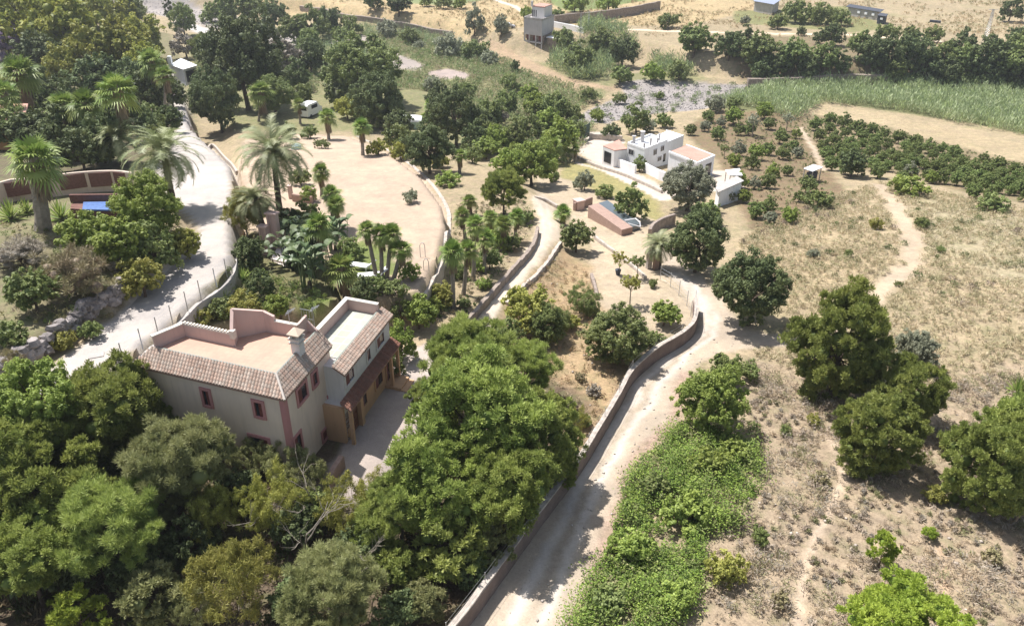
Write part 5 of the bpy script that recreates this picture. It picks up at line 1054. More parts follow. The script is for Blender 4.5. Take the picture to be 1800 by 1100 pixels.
for sp, mat, x, y, r, lb, zs in [
 ('broadL', 'olive', 1612, 612, 33, 'silvery olive tree above the pine pair on the right slope', 1),
 ('broadL', 'olive', 1212, 328, 46, 'large grey-green olive tree in front of the farmhouse annexe', .95),
 ('broadL', 'dark', 1228, 425, 50, 'dark glossy carob tree by the bend of the dirt track', 1.15),
 ('broadM', 'mid', 1243, 375, 24, 'small green tree between the olive and the carob', 1),
 ('broadL', 'dark', 1325, 508, 66, 'biggest dark carob tree right of the dirt track', 1.05),
 ('broadL', 'mid', 1085, 592, 60, 'broad fig tree leaning over the long brown wall', .85),
 ('broadL', 'lush', 1252, 700, 58, 'glossy green tree standing alone on the right of the dirt track', 1.1),
 ('broadM', 'mid', 1275, 650, 30, 'upper lobe-like tree behind the glossy green tree', 1.0),
 ('bush', 'mid', 1318, 655, 22, 'low green bush at the right of the glossy green tree', 1),
 ('broadM', 'lush', 1168, 553, 28, 'loquat tree in the sandy garden corner near the bend', .9),
 ('broadM', 'mid', 1150, 600, 22, 'green shrub beside the wall below the loquat', .8),
 ('young', 'ygreen', 1110, 500, 20, 'young slender tree with a thin trunk in the middle of the sandy garden', 1.2),
 ('young', 'ygreen', 1090, 457, 17, 'young yellow-green tree by the long pale kerb', 1),
 ('young', 'mid', 1122, 462, 15, 'thin sapling between the kerb and the gate', 1.2),
 ('bush', 'mid', 1148, 500, 10, 'small round shrub right of the young trees', 1.2),
 ('broadM', 'mid', 1013, 418, 31, 'tree shading the slope right of the garden track', 1),
 ('broadM', 'ygreen', 925, 545, 46, 'yellow-green tree beside the lower garden track', 1),
 ('broadL', 'citrus', 962, 570, 36, 'dark glossy tree under the yellow-green one by the track', 1),
 ('wispy', 'mid', 1020, 525, 34, 'thin feathery shrub on the bare slope, left of the sandy garden', .8),
 ('wispy', 'mid', 980, 560, 30, 'pale feathery shrub at the top of the bare slope', .8),
 ('broadM', 'lush', 705, 602, 30, 'lush green tree at the back corner of the villa rear wing', 1.3),
 ('broadM', 'lush', 735, 550, 32, 'lush green tree behind the villa rear wing, right of the rocks', 1.1),
 ('broadM', 'ygreen', 775, 520, 25, 'yellow-green shrub at the foot of the rubble wall', 1),
 ('broadM', 'mid', 705, 545, 24, 'mid green shrub between the two lush trees', 1),
 ('broadM', 'lush', 490, 537, 23, 'round bright shrub behind the front roof terrace', 1),
 ('bush', 'lush', 722, 482, 22, 'leafy bush right of the palm group on the sandy plot', .9),
 ('bush', 'mid', 690, 510, 26, 'dark bush below the palm group', .8),
 ('wispy', 'ygreen', 428, 380, 44, 'airy yellow-green tree overhanging the concrete road', 1.1),
 ('broadM', 'dark', 435, 445, 30, 'dark cypress-like shrub below the airy tree', 1),
 ('broadL', 'lush', 255, 365, 52, 'bright green tree right of the blue tarpaulin tank', 1),
 ('broadM', 'lush', 215, 425, 46, 'bright green bush in front of the bright tree', 1),
 ('broadM', 'lush', 150, 412, 42, 'bright bush below the blue tarpaulin tank', .9),
 ('broadM', 'mid', 270, 440, 42, 'dark shaded bush beside the road bend', 1),
 ('broadM', 'ygreen', 328, 428, 27, 'olive-green shrub at the road edge, hit by a palm shadow', 1.1),
 ('scrub', 'brown', 125, 490, 60, 'large dry brown bush at the left', .9),
 ('scrub', 'grey', 35, 450, 42, 'grey leafless bush at the left edge', .7),
 ('broadM', 'mid', 55, 515, 38, 'green bush left of the dry brown bush', 1),
 ('broadM', 'ygreen', 248, 490, 36, 'yellow-green shrub above the boulder bank', 1),
 ('bush', 'lush', 180, 450, 28, 'bright low bush between the brown bush and the green tree', 1),
 ('bush', 'mid', 15, 590, 30, 'green bush at the left edge above the boulder bank', .9),
 ('bush', 'ygreen', 105, 603, 24, 'pale yellow-green bush on the boulder bank', .8),
 ('scrub', 'brown', 15, 640, 26, 'dry shrub at the left edge beside the boulders', 1),
 ('bush', 'mid', 160, 585, 22, 'small green bush spilling over the boulder bank', 1),
 ('scrub', 'grey', 210, 470, 20, 'grey dry bush left of the shaded road shrubs', 1),
 ('broadM', 'ygreen', 430, 535, 30, 'long-leaved yellow-green shrub behind the terrace parapet', .8),
 ('bush', 'mid', 385, 545, 30, 'green shrub row behind the terrace parapet, right part', .8),
 ('bush', 'ygreen', 350, 562, 24, 'green shrub row behind the terrace parapet, left part', .8),
 ('broadM', 'dark', 460, 500, 26, 'dark shrub between the steps and the garden bed', 1),
 ('broadL', 'dark', 430, 145, 66, 'tall dark evergreen behind the date palms, left of the tents', 1.2),
 ('broadL', 'dark', 385, 200, 42, 'dark conical evergreen beside the upper road', 1.3),
 ('pineL', 'mid', 363, 85, 26, 'round umbrella tree behind the white pavilion', 1.1),
 ('broadM', 'grey', 500, 105, 34, 'grey-leaved tree right of the dark evergreen', 1),
 ('broadL', 'mid', 640, 120, 66, 'wide dome-shaped green tree in the upper middle', .9),
 ('broadL', 'dark', 665, 180, 46, 'dark lower tree beneath the dome-shaped tree', 1),
 ('broadL', 'dark', 753, 260, 44, 'dark tree in front of the round white tent', 1.05),
 ('broadL', 'dark', 800, 205, 46, 'tall dark tree right of the round white tent', 1.15),
 ('broadM', 'dark', 835, 245, 30, 'dark tree right of the one beside the tent', 1),
 ('broadL', 'lush', 935, 285, 44, 'round bright tree with deep shade beneath, left of the farmhouse lawn', 1),
 ('broadM', 'lush', 890, 290, 30, 'green tree left of the round bright tree', 1),
 ('broadM', 'mid', 905, 240, 28, 'leafy green tree above the round bright tree', 1),
 ('broadM', 'lush', 990, 245, 36, 'large light green tree left of the farmhouse yard', 1.1),
 ('broadM', 'mid', 975, 190, 28, 'dark green tree at the edge of the dry river bed', 1),
 ('broadM', 'mid', 1120, 210, 26, 'green tree behind the farmhouse chimneys', 1),
 ('bush', 'dark', 1075, 235, 20, 'dark bush behind the farmhouse yard wall', 1),
 ('broadM', 'mid', 860, 200, 28, 'leafy tree below the green scrub in the valley', 1),
 ('broadM', 'grey', 875, 205, 18, 'grey bush beside the leafy valley tree', 1),
 ('broadM', 'lush', 855, 262, 26, 'spreading green shrub above the garden track pine', .8),
 ('bush', 'grey', 905, 240, 16, 'greyish purple bush amid the green trees left of the farmhouse', 1),
 ('broadM', 'mid', 1108, 358, 33, 'dark green citrus-like tree beside the irrigation tank', 1),
 ('bush', 'olive', 1028, 322, 20, 'grey-green bush left of the citrus-like tree by the tank', 1.3),
 ('bush', 'mid', 1060, 340, 20, 'leafy bush behind the bend of the terracotta garden wall', .8),
 ('broadM', 'mid', 1125, 289, 14, 'round green bush against the farmhouse yard wall', 1),
 ('bush', 'mid', 975, 312, 12, 'small bush at the start of the farmhouse lawn', 1.2),
 ('bush', 'lush', 1602, 331, 32, 'wide low bright bush beside the top of the field path', .6),
 ('bush', 'mid', 1438, 353, 24, 'round glossy shrub in the vegetable plots', .9),
 ('broadM', 'dark', 1500, 288, 23, 'dark tree at the near corner of the citrus orchard', 1.1),
 ('bush', 'mid', 1750, 362, 26, 'low green bush on the grassy field below the orchard', .6),
 ('broadM', 'dark', 1778, 18, 18, 'lone round tree in the upper right corner field', 1),
 ('bush', 'mid', 1368, 42, 19, 'round green bush beside the upper track', .9),
 ('bush', 'mid', 1481, 36, 18, 'green bush left of the small dark hut', .9),
 ('broadM', 'olive', 833, 38, 18, 'tall grey-green shrub at the end of the terrace wall', 1.4),
 ('broadM', 'olive', 880, 47, 14, 'grey-green shrub between the wall end and the grey house', 1.4),
 ('broadM', 'dark', 905, 118, 9, 'small dark bush standing alone in the valley grass', 1.4),
 ('bush', 'lush', 925, 27, 14, 'round green bush behind the grey house', 1.2),
 ('broadM', 'dark', 700, 8, 20, 'dark tree at the top edge above the long terrace wall', 1),
 ('bush', 'dark', 655, 5, 18, 'dark bush at the top edge left of its twin tree', 1),
 ('bush', 'mid', 1700, 140, 14, 'pale green bush at the foot of the far bank trees', 1),
 ('bush', 'mid', 980, 30, 16, 'leafy bush at the foot of the dark terrace wall', 1),
 ('bush', 'dark', 1410, 58, 9, 'small dark bush on the track side, upper right', 1),
 ('bush', 'mid', 1175, 40, 22, 'green bush above the far track in the straw field', .8),
 ('bush', 'olive', 1310, 38, 10, 'small grey bush in the straw field', 1),
 ('bush', 'lush', 880, 425, 24, 'broad-leaved shrub on the palm terrace', 1),
 ('bush', 'mid', 925, 385, 18, 'leafy shrub at the upper end of the palm terrace', 1),
 ('bush', 'mid', 815, 535, 16, 'shrub at the lower end of the palm terrace', .8),
 ('bush', 'lush', 850, 500, 16, 'shrub by the rough edging wall', .8),
 ('bush', 'mid', 565, 255, 14, 'low plant on the upper rim of the sandy plot', .8),
 ('bush', 'ygreen', 665, 262, 20, 'yellow-green shrub outside the sandy plot wall', 1),
 ('bush', 'yellow', 705, 272, 20, 'golden shrub outside the sandy plot wall', 1),
 ('bush', 'olive', 655, 215, 20, 'grey-green rounded shrub near the lone fan palm', 1),
 ('bush', 'ygreen', 610, 195, 28, 'yellow-green bush behind the lone fan palm', 1),
 ('bush', 'lush', 790, 320, 24, 'bright grassy shrub right of the rubble wall top', .7),
 ('bush', 'olive', 722, 348, 16, 'sparse grey-green shrub on the sandy plot', 1.1),
 ('bush', 'mid', 528, 315, 22, 'dark shrubs beside the salmon planter wall', 1),
 ('bush', 'ygreen', 1275, 1000, 36, 'large olive-green bush at the edge of the brambles, bottom', 1),
 ('bush', 'mid', 1335, 945, 18, 'green shrub on the scrub edge', 1.2),
 ('bush', 'mid', 1217, 1000, 16, 'small dark green shrub in the brambles', 1),
 ('bush', 'lush', 1210, 910, 46, 'high bright mound in the middle of the brambles', .8),
]:
    nm = {'pineL': 'umbrella_tree', 'wispy': 'feathery_tree', 'young': 'young_tree', 'bush': 'bush', 'scrub': 'dry_bush'}.get(sp, 'olive_tree' if mat == 'olive' and sp == 'broadL' else 'leafy_tree')
    tree(nm, 'bush' if sp in ('bush', 'scrub') else 'tree', sp, mat, x, y, r, lb, None, zs)
GY = 'golden flowering trees at the upper left'
for k, (x, y, r, lb) in enumerate([
 (60, 45, 55, 'golden tree at the top left corner'), (125, 60, 50, 'golden tree second from the left edge'), (185, 55, 46, 'brightest golden tree with flowers all over'),
 (150, 100, 38, 'golden tree low in the group, above the palms'), (215, 90, 42, 'golden tree at the right of the low row'), (250, 75, 34, 'golden tree nearest the upper road'),
 (105, 125, 30, 'small greenish golden tree under the group'), (8, 155, 20, 'little golden crown at the left edge above a fan palm'), (255, 112, 30, 'golden branches behind the tallest fan palms')]):
    tree('golden_tree', 'tree', 'broadM', 'yellow', x, y, r, lb, GY, 1.1)
for k, (sp, mat, x, y, r, lb, zs) in enumerate([
 ('broadL', 'mid', 210, 18, 36, 'green dome tree at the very top left of the golden trees', 1), ('broadM', 'mid', 120, 15, 34, 'green tree at the top edge, upper left', 1), ('broadM', 'ygreen', 30, 15, 34, 'yellow-green tree in the top left corner', 1),
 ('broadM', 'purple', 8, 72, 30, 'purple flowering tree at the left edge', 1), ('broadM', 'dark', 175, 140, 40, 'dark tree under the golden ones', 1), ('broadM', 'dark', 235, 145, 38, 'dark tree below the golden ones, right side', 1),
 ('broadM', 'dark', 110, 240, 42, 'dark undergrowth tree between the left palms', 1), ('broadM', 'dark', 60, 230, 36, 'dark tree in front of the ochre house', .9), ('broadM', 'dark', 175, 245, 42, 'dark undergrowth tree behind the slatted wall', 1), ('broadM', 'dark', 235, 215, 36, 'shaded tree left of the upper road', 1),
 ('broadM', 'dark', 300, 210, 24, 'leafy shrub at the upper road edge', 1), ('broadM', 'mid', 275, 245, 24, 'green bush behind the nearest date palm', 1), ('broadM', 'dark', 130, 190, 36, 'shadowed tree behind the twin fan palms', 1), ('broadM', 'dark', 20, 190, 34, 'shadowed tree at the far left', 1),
 ('broadM', 'mid', 320, 35, 20, 'slim green tree beside the pale river bed', 1.3), ('broadM', 'grey', 325, 80, 22, 'grey-green tree behind the pavilion', 1), ('bush', 'mid', 370, 30, 16, 'bush on the pale river bed', 1), ('bush', 'mid', 400, 28, 18, 'second bush on the pale river bank', 1),
 ('broadM', 'mid', 390, 12, 26, 'green tree above the river bed, top', 1), ('broadM', 'mid', 440, 15, 26, 'green tree at the top edge, right of its neighbour', 1), ('broadM', 'dark', 480, 28, 24, 'dark thicket tree at the left end of the terrace wall', 1), ('broadM', 'mid', 545, 45, 30, 'round thicket tree below the terrace wall', .9),
 ('broadM', 'mid', 515, 52, 22, 'green thicket bush left of the round one', 1), ('broadM', 'dark', 575, 38, 24, 'dark thicket bush near the wall', 1), ('bush', 'mid', 600, 65, 20, 'sage bush at the edge of the gravel', 1), ('bush', 'olive', 738, 82, 12, 'grey bush by the gravel patch', 1),
 ('broadM', 'dark', 545, 100, 30, 'dark tree behind the dome-shaped tree', 1), ('broadM', 'dark', 520, 135, 26, 'dark tree left of the dome-shaped tree', 1), ('broadM', 'mid', 595, 165, 26, 'light green tree above the camper van', 1), ('bush', 'mid', 530, 170, 20, 'bush behind the camper van', 1),
 ('broadM', 'dark', 770, 175, 26, 'tree behind the round tent', 1), ('bush', 'lush', 752, 212, 18, 'banana-like bush right of the tent', 1), ('broadM', 'mid', 700, 245, 26, 'tree left of the dark tent-side tree', 1),
 ('bush', 'mid', 830, 275, 22, 'bush beside the small garden palm', 1), ('bush', 'ygreen', 770, 285, 20, 'yellowish plant under the dark trees', 1), ('broadM', 'mid', 640, 190, 24, 'leafy tree above the yellow-green bush', 1)]):
    tree('leafy_tree' if sp != 'bush' else 'bush', 'tree' if sp != 'bush' else 'bush', sp, mat, x, y, r, lb, None, zs)
p_, s_ = place('cypress', 0, 232, 48, 8, 3.2); 
for px_, py_, hp_, lb in ((232, 60, 42, 'slim dark cypress standing above the golden trees'), (243, 78, 20, 'short cypress beside the slim cypress'), (300, 40, 45, 'dark columnar tree at the pale river bed')):
    g_ = G3(px_, py_); s_ = hp_*slant(g_, g_[2])/F/6.3; cr, tr_ = proto('cypress', 0); t = thing('cypress', lb, 'cypress', g_, None, rng.uniform(0, 6), (s_, s_, s_)); link('trunk', tr_, bark, t); link('crown', cr, L['dark'], t)
for k, (sp, mat, x, y, r, lb) in enumerate([
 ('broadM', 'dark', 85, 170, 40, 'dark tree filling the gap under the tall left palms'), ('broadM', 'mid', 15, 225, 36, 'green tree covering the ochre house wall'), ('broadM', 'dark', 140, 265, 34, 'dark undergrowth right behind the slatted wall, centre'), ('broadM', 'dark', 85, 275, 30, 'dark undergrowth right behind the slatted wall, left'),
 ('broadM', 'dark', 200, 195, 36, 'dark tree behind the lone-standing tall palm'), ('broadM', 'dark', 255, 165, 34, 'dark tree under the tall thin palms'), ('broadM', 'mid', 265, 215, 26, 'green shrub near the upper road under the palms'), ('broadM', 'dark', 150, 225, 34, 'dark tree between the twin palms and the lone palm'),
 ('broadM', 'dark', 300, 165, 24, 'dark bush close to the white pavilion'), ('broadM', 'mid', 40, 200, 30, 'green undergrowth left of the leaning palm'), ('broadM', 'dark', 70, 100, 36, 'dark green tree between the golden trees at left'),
 ('broadM', 'dark', 440, 75, 26, 'dark thicket tree above the tall dark evergreen'), ('broadM', 'mid', 410, 60, 20, 'green tree on the river bank above the evergreen'), ('broadL', 'mid', 480, 165, 34, 'green tree right below the grey-leaved tree'), ('broadM', 'dark', 700, 220, 26, 'dark shrub just left of the tent'),
 ('broadM', 'mid', 850, 230, 24, 'green filler tree right of the dark trees'), ('broadM', 'lush', 960, 215, 26, 'bright tree on the edge of the river scrub'), ('bush', 'mid', 1010, 205, 20, 'bush at the gravel edge left of the farmhouse'), ('bush', 'lush', 1050, 205, 16, 'small bush on the gravel'), ('bush', 'mid', 1165, 215, 18, 'bush behind the farmhouse, right'),
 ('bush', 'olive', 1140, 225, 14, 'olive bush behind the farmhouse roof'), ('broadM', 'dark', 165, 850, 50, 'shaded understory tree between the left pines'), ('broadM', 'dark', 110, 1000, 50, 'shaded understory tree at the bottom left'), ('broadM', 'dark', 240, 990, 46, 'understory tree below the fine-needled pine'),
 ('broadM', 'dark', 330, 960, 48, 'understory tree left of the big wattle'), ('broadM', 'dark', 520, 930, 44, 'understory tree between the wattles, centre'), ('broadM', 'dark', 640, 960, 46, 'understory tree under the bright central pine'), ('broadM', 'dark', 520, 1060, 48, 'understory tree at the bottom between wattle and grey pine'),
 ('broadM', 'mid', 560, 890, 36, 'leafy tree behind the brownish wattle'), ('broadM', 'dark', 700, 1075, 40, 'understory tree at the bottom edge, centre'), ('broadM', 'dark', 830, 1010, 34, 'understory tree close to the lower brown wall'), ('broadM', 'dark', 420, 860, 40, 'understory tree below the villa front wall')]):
    tree('leafy_tree' if sp != 'bush' else 'bush', 'tree' if sp != 'bush' else 'bush', sp, mat, x, y, r, lb, None, 1.0)
for k, (sp, mat, x, y, r, lb) in enumerate([
 ('bush', 'olive', 790, 88, 26, 'cane-like grey-green bush on the gravel bank'), ('bush', 'mid', 835, 92, 24, 'green bush on the gravel bank'), ('bush', 'olive', 860, 105, 18, 'grey-green bush at the right of the gravel bank'), ('bush', 'mid', 620, 50, 20, 'bush at the foot of the long terrace wall'),
 ('bush', 'olive', 680, 55, 22, 'grey-green bush at the foot of the long terrace wall'), ('bush', 'mid', 720, 68, 20, 'bush beside the first gravel patch'), ('bush', 'mid', 540, 75, 22, 'low bush at the valley edge, left'), ('bush', 'olive', 480, 62, 18, 'grey bush above the leafy thicket'),
 ('bush', 'lush', 930, 165, 20, 'bright bush in the open valley scrub'), ('bush', 'mid', 900, 150, 18, 'green bush in the open valley scrub'), ('bush', 'mid', 820, 160, 18, 'green bush below the second gravel patch'), ('bush', 'olive', 760, 150, 18, 'grey-green bush right of the dome-shaped tree'),
 ('bush', 'mid', 1035, 172, 16, 'bush on the left bank of the gravel'), ('bush', 'mid', 1090, 176, 13, 'isolated cane bush on the gravel'), ('bush', 'mid', 1160, 170, 10, 'tiny cane bush in the middle of the gravel'), ('bush', 'olive', 1255, 185, 18, 'grey-green bush at the tip of the reed bank'),
 ('bush', 'mid', 1290, 185, 16, 'green bush at the foot of the reed bank'), ('bush', 'lush', 1145, 130, 22, 'bright cane bush at the upper edge of the gravel'), ('bush', 'mid', 1195, 130, 20, 'cane bush at the upper edge of the gravel, right'), ('bush', 'mid', 990, 70, 22, 'bush hiding the foot of the lean-to shed'),
 ('broadM', 'mid', 1060, 75, 26, 'rounded cane tree right of the thin mast'), ('broadM', 'dark', 1095, 92, 26, 'dark rounded tree at the right of the cane thicket'), ('broadM', 'mid', 1020, 105, 28, 'rounded green thicket at the foot of the thin mast'), ('bush', 'mid', 1090, 135, 22, 'low green thicket below the dark rounded tree'),
 ('bush', 'lush', 1010, 10, 22, 'green crop bush in the top green plot'), ('bush', 'lush', 1070, 8, 22, 'green crop bush near the dark terrace wall'), ('bush', 'mid', 1400, 25, 26, 'green thicket left part, above the upper track'), ('bush', 'mid', 1440, 30, 22, 'green thicket right part, above the upper track'),
 ('bush', 'mid', 1560, 60, 18, 'trackside hedge bush, first'), ('bush', 'mid', 1600, 62, 16, 'trackside hedge bush, second'), ('bush', 'mid', 1640, 66, 16, 'trackside hedge bush, third'), ('bush', 'mid', 780, 8, 14, 'small orchard bush at the top edge, first'), ('bush', 'lush', 810, 8, 13, 'small orchard bush at the top edge, second'), ('bush', 'lush', 750, 5, 12, 'small orchard bush at the top edge, third'),
 ('bush', 'lush', 1245, 820, 40, 'bright bramble mound near the upper end of the green strip'), ('bush', 'mid', 1150, 860, 36, 'bramble mound next to the dirt track'), ('bush', 'lush', 1110, 960, 40, 'bramble mound bulging toward the dirt track'), ('bush', 'lush', 1290, 790, 34, 'bramble mound at the scrub edge'), ('bush', 'mid', 1070, 1060, 40, 'bramble mound at the bottom of the green strip'), ('bush', 'lush', 1180, 1050, 40, 'bright bramble mound at the bottom edge'),
 ('bush', 'ygreen', 1430, 740, 14, 'small olive shrub in the scrub below the biggest pine'), ('bush', 'brown', 1440, 842, 18, 'brownish shrub beside the thin footpath'), ('bush', 'mid', 1383, 760, 12, 'little green shrub in the dry scrub'), ('bush', 'ygreen', 1670, 780, 22, 'olive-brown shrub between the pines on the right'), ('bush', 'ygreen', 1640, 870, 20, 'olive shrub left of the right-edge pines'), ('bush', 'brown', 1740, 980, 16, 'dry yellowish shrub at the lower right'), ('bush', 'brown', 1370, 1055, 18, 'dry yellow-green shrub by the footpath at the bottom'),
 ('bush', 'brown', 1630, 1040, 16, 'dry grey shrub above the bottom right pine'), ('bush', 'mid', 1490, 447, 8, 'little bush in the middle of the field'), ('bush', 'mid', 1580, 500, 7, 'tiny bush right of the field path'), ('bush', 'mid', 1620, 395, 14, 'green bush right of the field path'), ('bush', 'ygreen', 1540, 395, 12, 'yellowish bush left of the field path'), ('bush', 'mid', 1655, 440, 8, 'tiny bush in the right part of the field'), ('bush', 'olive', 1430, 448, 12, 'grey-green weed clump in the field')]):
    tree('bush' if sp == 'bush' else 'leafy_tree', 'bush' if sp == 'bush' else 'tree', sp, mat, x, y, r, lb, None, .8 if 'mound' in lb else 1.0)
for k, (sp, mat, x, y, r, lb) in enumerate([
 ('broadM', 'mid', 715, 300, 0, ''), ('broadM', 'lush', 870, 245, 26, 'bright tree behind the garden track pine'), ('broadM', 'mid', 930, 225, 26, 'leafy tree above the leafy ones left of the farmhouse yard'), ('bush', 'lush', 905, 270, 22, 'yellow-green bush beside the round bright tree'),
 ('broadM', 'dark', 850, 215, 22, 'dark filler tree on the valley edge'), ('broadM', 'mid', 1010, 230, 22, 'green tree touching the green netting screen'), ('broadM', 'lush', 945, 185, 24, 'bright tree at the valley edge'), ('broadM', 'mid', 890, 180, 22, 'small green tree in the valley centre'),
 ('bush', 'mid', 505, 235, 20, 'dark bush on the far left rim of the sandy plot'), ('bush', 'mid', 545, 235, 16, 'low bush on the back rim of the sandy plot'), ('bush', 'lush', 540, 345, 18, 'green plant between the two fan palms of the planter'), ('broadM', 'mid', 540, 375, 24, 'dense shrub below the planter wall'),
 ('broadM', 'dark', 510, 385, 22, 'dark shrub at the foot of the tallest date palm'), ('bush', 'mid', 620, 440, 24, 'bush between the paddle plants and the lawn'), ('broadM', 'dark', 640, 515, 28, 'dark shrub behind the rear wing parapet'), ('bush', 'mid', 665, 500, 22, 'green bush at the foot of the palm group'),
 ('bush', 'lush', 755, 545, 22, 'bright bush between the rear wing and the palm row'), ('broadM', 'mid', 690, 640, 24, 'leafy shrub against the end of the villa'), ('broadM', 'mid', 860, 455, 22, 'shrub between two palms of the row'), ('bush', 'lush', 840, 470, 18, 'low bush at the foot of the tall row palm'),
 ('bush', 'mid', 900, 430, 20, 'bush on the edging wall, upper part'), ('broadM', 'ygreen', 870, 400, 20, 'yellow-green shrub among the upper row palms'), ('bush', 'mid', 805, 480, 18, 'bush behind the nearest row palm'), ('broadM', 'mid', 895, 590, 30, 'green tree left of the dark glossy one by the track'),
 ('bush', 'ygreen', 1005, 570, 20, 'pale bush on the bare slope'), ('bush', 'mid', 1035, 545, 20, 'green bush at the edge of the sandy garden'), ('bush', 'mid', 1025, 740, 16, 'small bush on the lower slope by the long wall'), ('wispy', 'ygreen', 1015, 735, 22, 'thin pale shrub at the lower slope'),
 ('bush', 'grey', 1045, 690, 14, 'dry grey bush on the rusty slope'), ('bush', 'brown', 1020, 665, 12, 'dry brown bush on the rusty slope')]):
    if r: tree('bush' if sp == 'bush' else 'leafy_tree', 'bush' if sp == 'bush' else 'tree', sp, mat, x, y, r, lb, None, 1.0)
# far bank
fb = [(1221, 72, 29), (1283, 82, 24), (1308, 70, 20), (1335, 92, 32), (1368, 115, 24), (1396, 98, 28), (1450, 100, 24), (1420, 118, 20), (1512, 78, 22), (1535, 92, 26), (1565, 100, 28), (1598, 92, 30), (1625, 112, 26), (1655, 100, 24), (1696, 80, 22), (1700, 105, 24), (1738, 100, 32), (1775, 105, 32), (1800, 90, 30), (1580, 122, 22), (1665, 128, 22), (1745, 130, 22), (1795, 132, 24), (1340, 122, 22), (1480, 112, 18), (1465, 62, 18), (1440, 66, 12), (1790, 70, 18)]
od = ['first', 'second', 'third', 'fourth', 'fifth', 'sixth', 'seventh', 'eighth', 'ninth', 'tenth', 'eleventh', 'twelfth', 'thirteenth', 'fourteenth', 'fifteenth', 'sixteenth', 'seventeenth', 'eighteenth', 'nineteenth', 'twentieth', 'twenty-first', 'twenty-second', 'twenty-third', 'twenty-fourth', 'twenty-fifth', 'twenty-sixth', 'twenty-seventh', 'twenty-eighth', 'twenty-ninth', 'thirtieth']
for k, (x, y, r) in enumerate(sorted(fb)): tree('bank_tree', 'tree', 'broadM', 'dark' if k % 3 else 'mid', x, y, r, 'dark tree on the far river bank, %s from the left of its row' % od[k], 'dark trees on the far river bank', 1.0)
# orchard
rows = []
for j in range(6):
    x0 = 1432+j*6; y0 = 203+j*17; n = 16
    for i in range(n):
        x = x0+i*25+rng.uniform(-4, 4); up = 205+max(0, (x-1440))*.262; lo = 292+max(0, x-1500)*.20
        y = y0+(x-x0)*(.262 if j < 3 else .20)+rng.uniform(-3, 3)
        if x > 1830 or y > lo+3: continue
        if rng.random() < .06: continue
        tree('citrus_tree', 'citrus tree', 'broadM', 'citrus', x, y, rng.uniform(9.5, 13.2), 'orchard citrus tree, %s from the left in the %s row from the back' % (od[i], od[j]), 'citrus trees in the right-hand orchard', 1.0)
# vegetable garden trees
vg = [(1245, 205), (1268, 215), (1290, 205), (1262, 235), (1300, 228), (1325, 215), (1345, 195), (1318, 225), (1352, 218), (1385, 210), (1400, 235), (1372, 240), (1275, 262), (1300, 262), (1330, 268), (1352, 262), (1378, 268), (1402, 268), (1290, 282), (1322, 285), (1215, 228), (1240, 222), (1360, 300), (1385, 300), (1350, 318), (1328, 322), (1310, 345), (1330, 370), (1352, 362), (1355, 382), (1388, 378), (1405, 345), (1420, 325), (1282, 345), (1300, 318), (1395, 255), (1545, 300), (1600, 300), (1640, 312)]
def ordn(i): return od[i] if i < 30 else ['thirty-first', 'thirty-second', 'thirty-third', 'thirty-fourth', 'thirty-fifth', 'thirty-sixth', 'thirty-seventh', 'thirty-eighth', 'thirty-ninth', 'fortieth'][i-30]
for k, (x, y) in enumerate(vg):
    kind = ['mid', 'olive', 'lush', 'citrus'][k % 4]
    tree('garden_tree', 'small tree', 'young' if k in (5, 9, 12) else 'broadM', kind, x, y, rng.uniform(9, 16), 'small %s tree in the farmhouse plots, %s of all counted from the left' % ({'mid': 'green', 'olive': 'grey-green', 'lush': 'bright', 'citrus': 'dark glossy'}[kind], ordn(sorted(vg).index((x, y)))), 'fruit trees in the plots right of the farmhouse', 1.0)
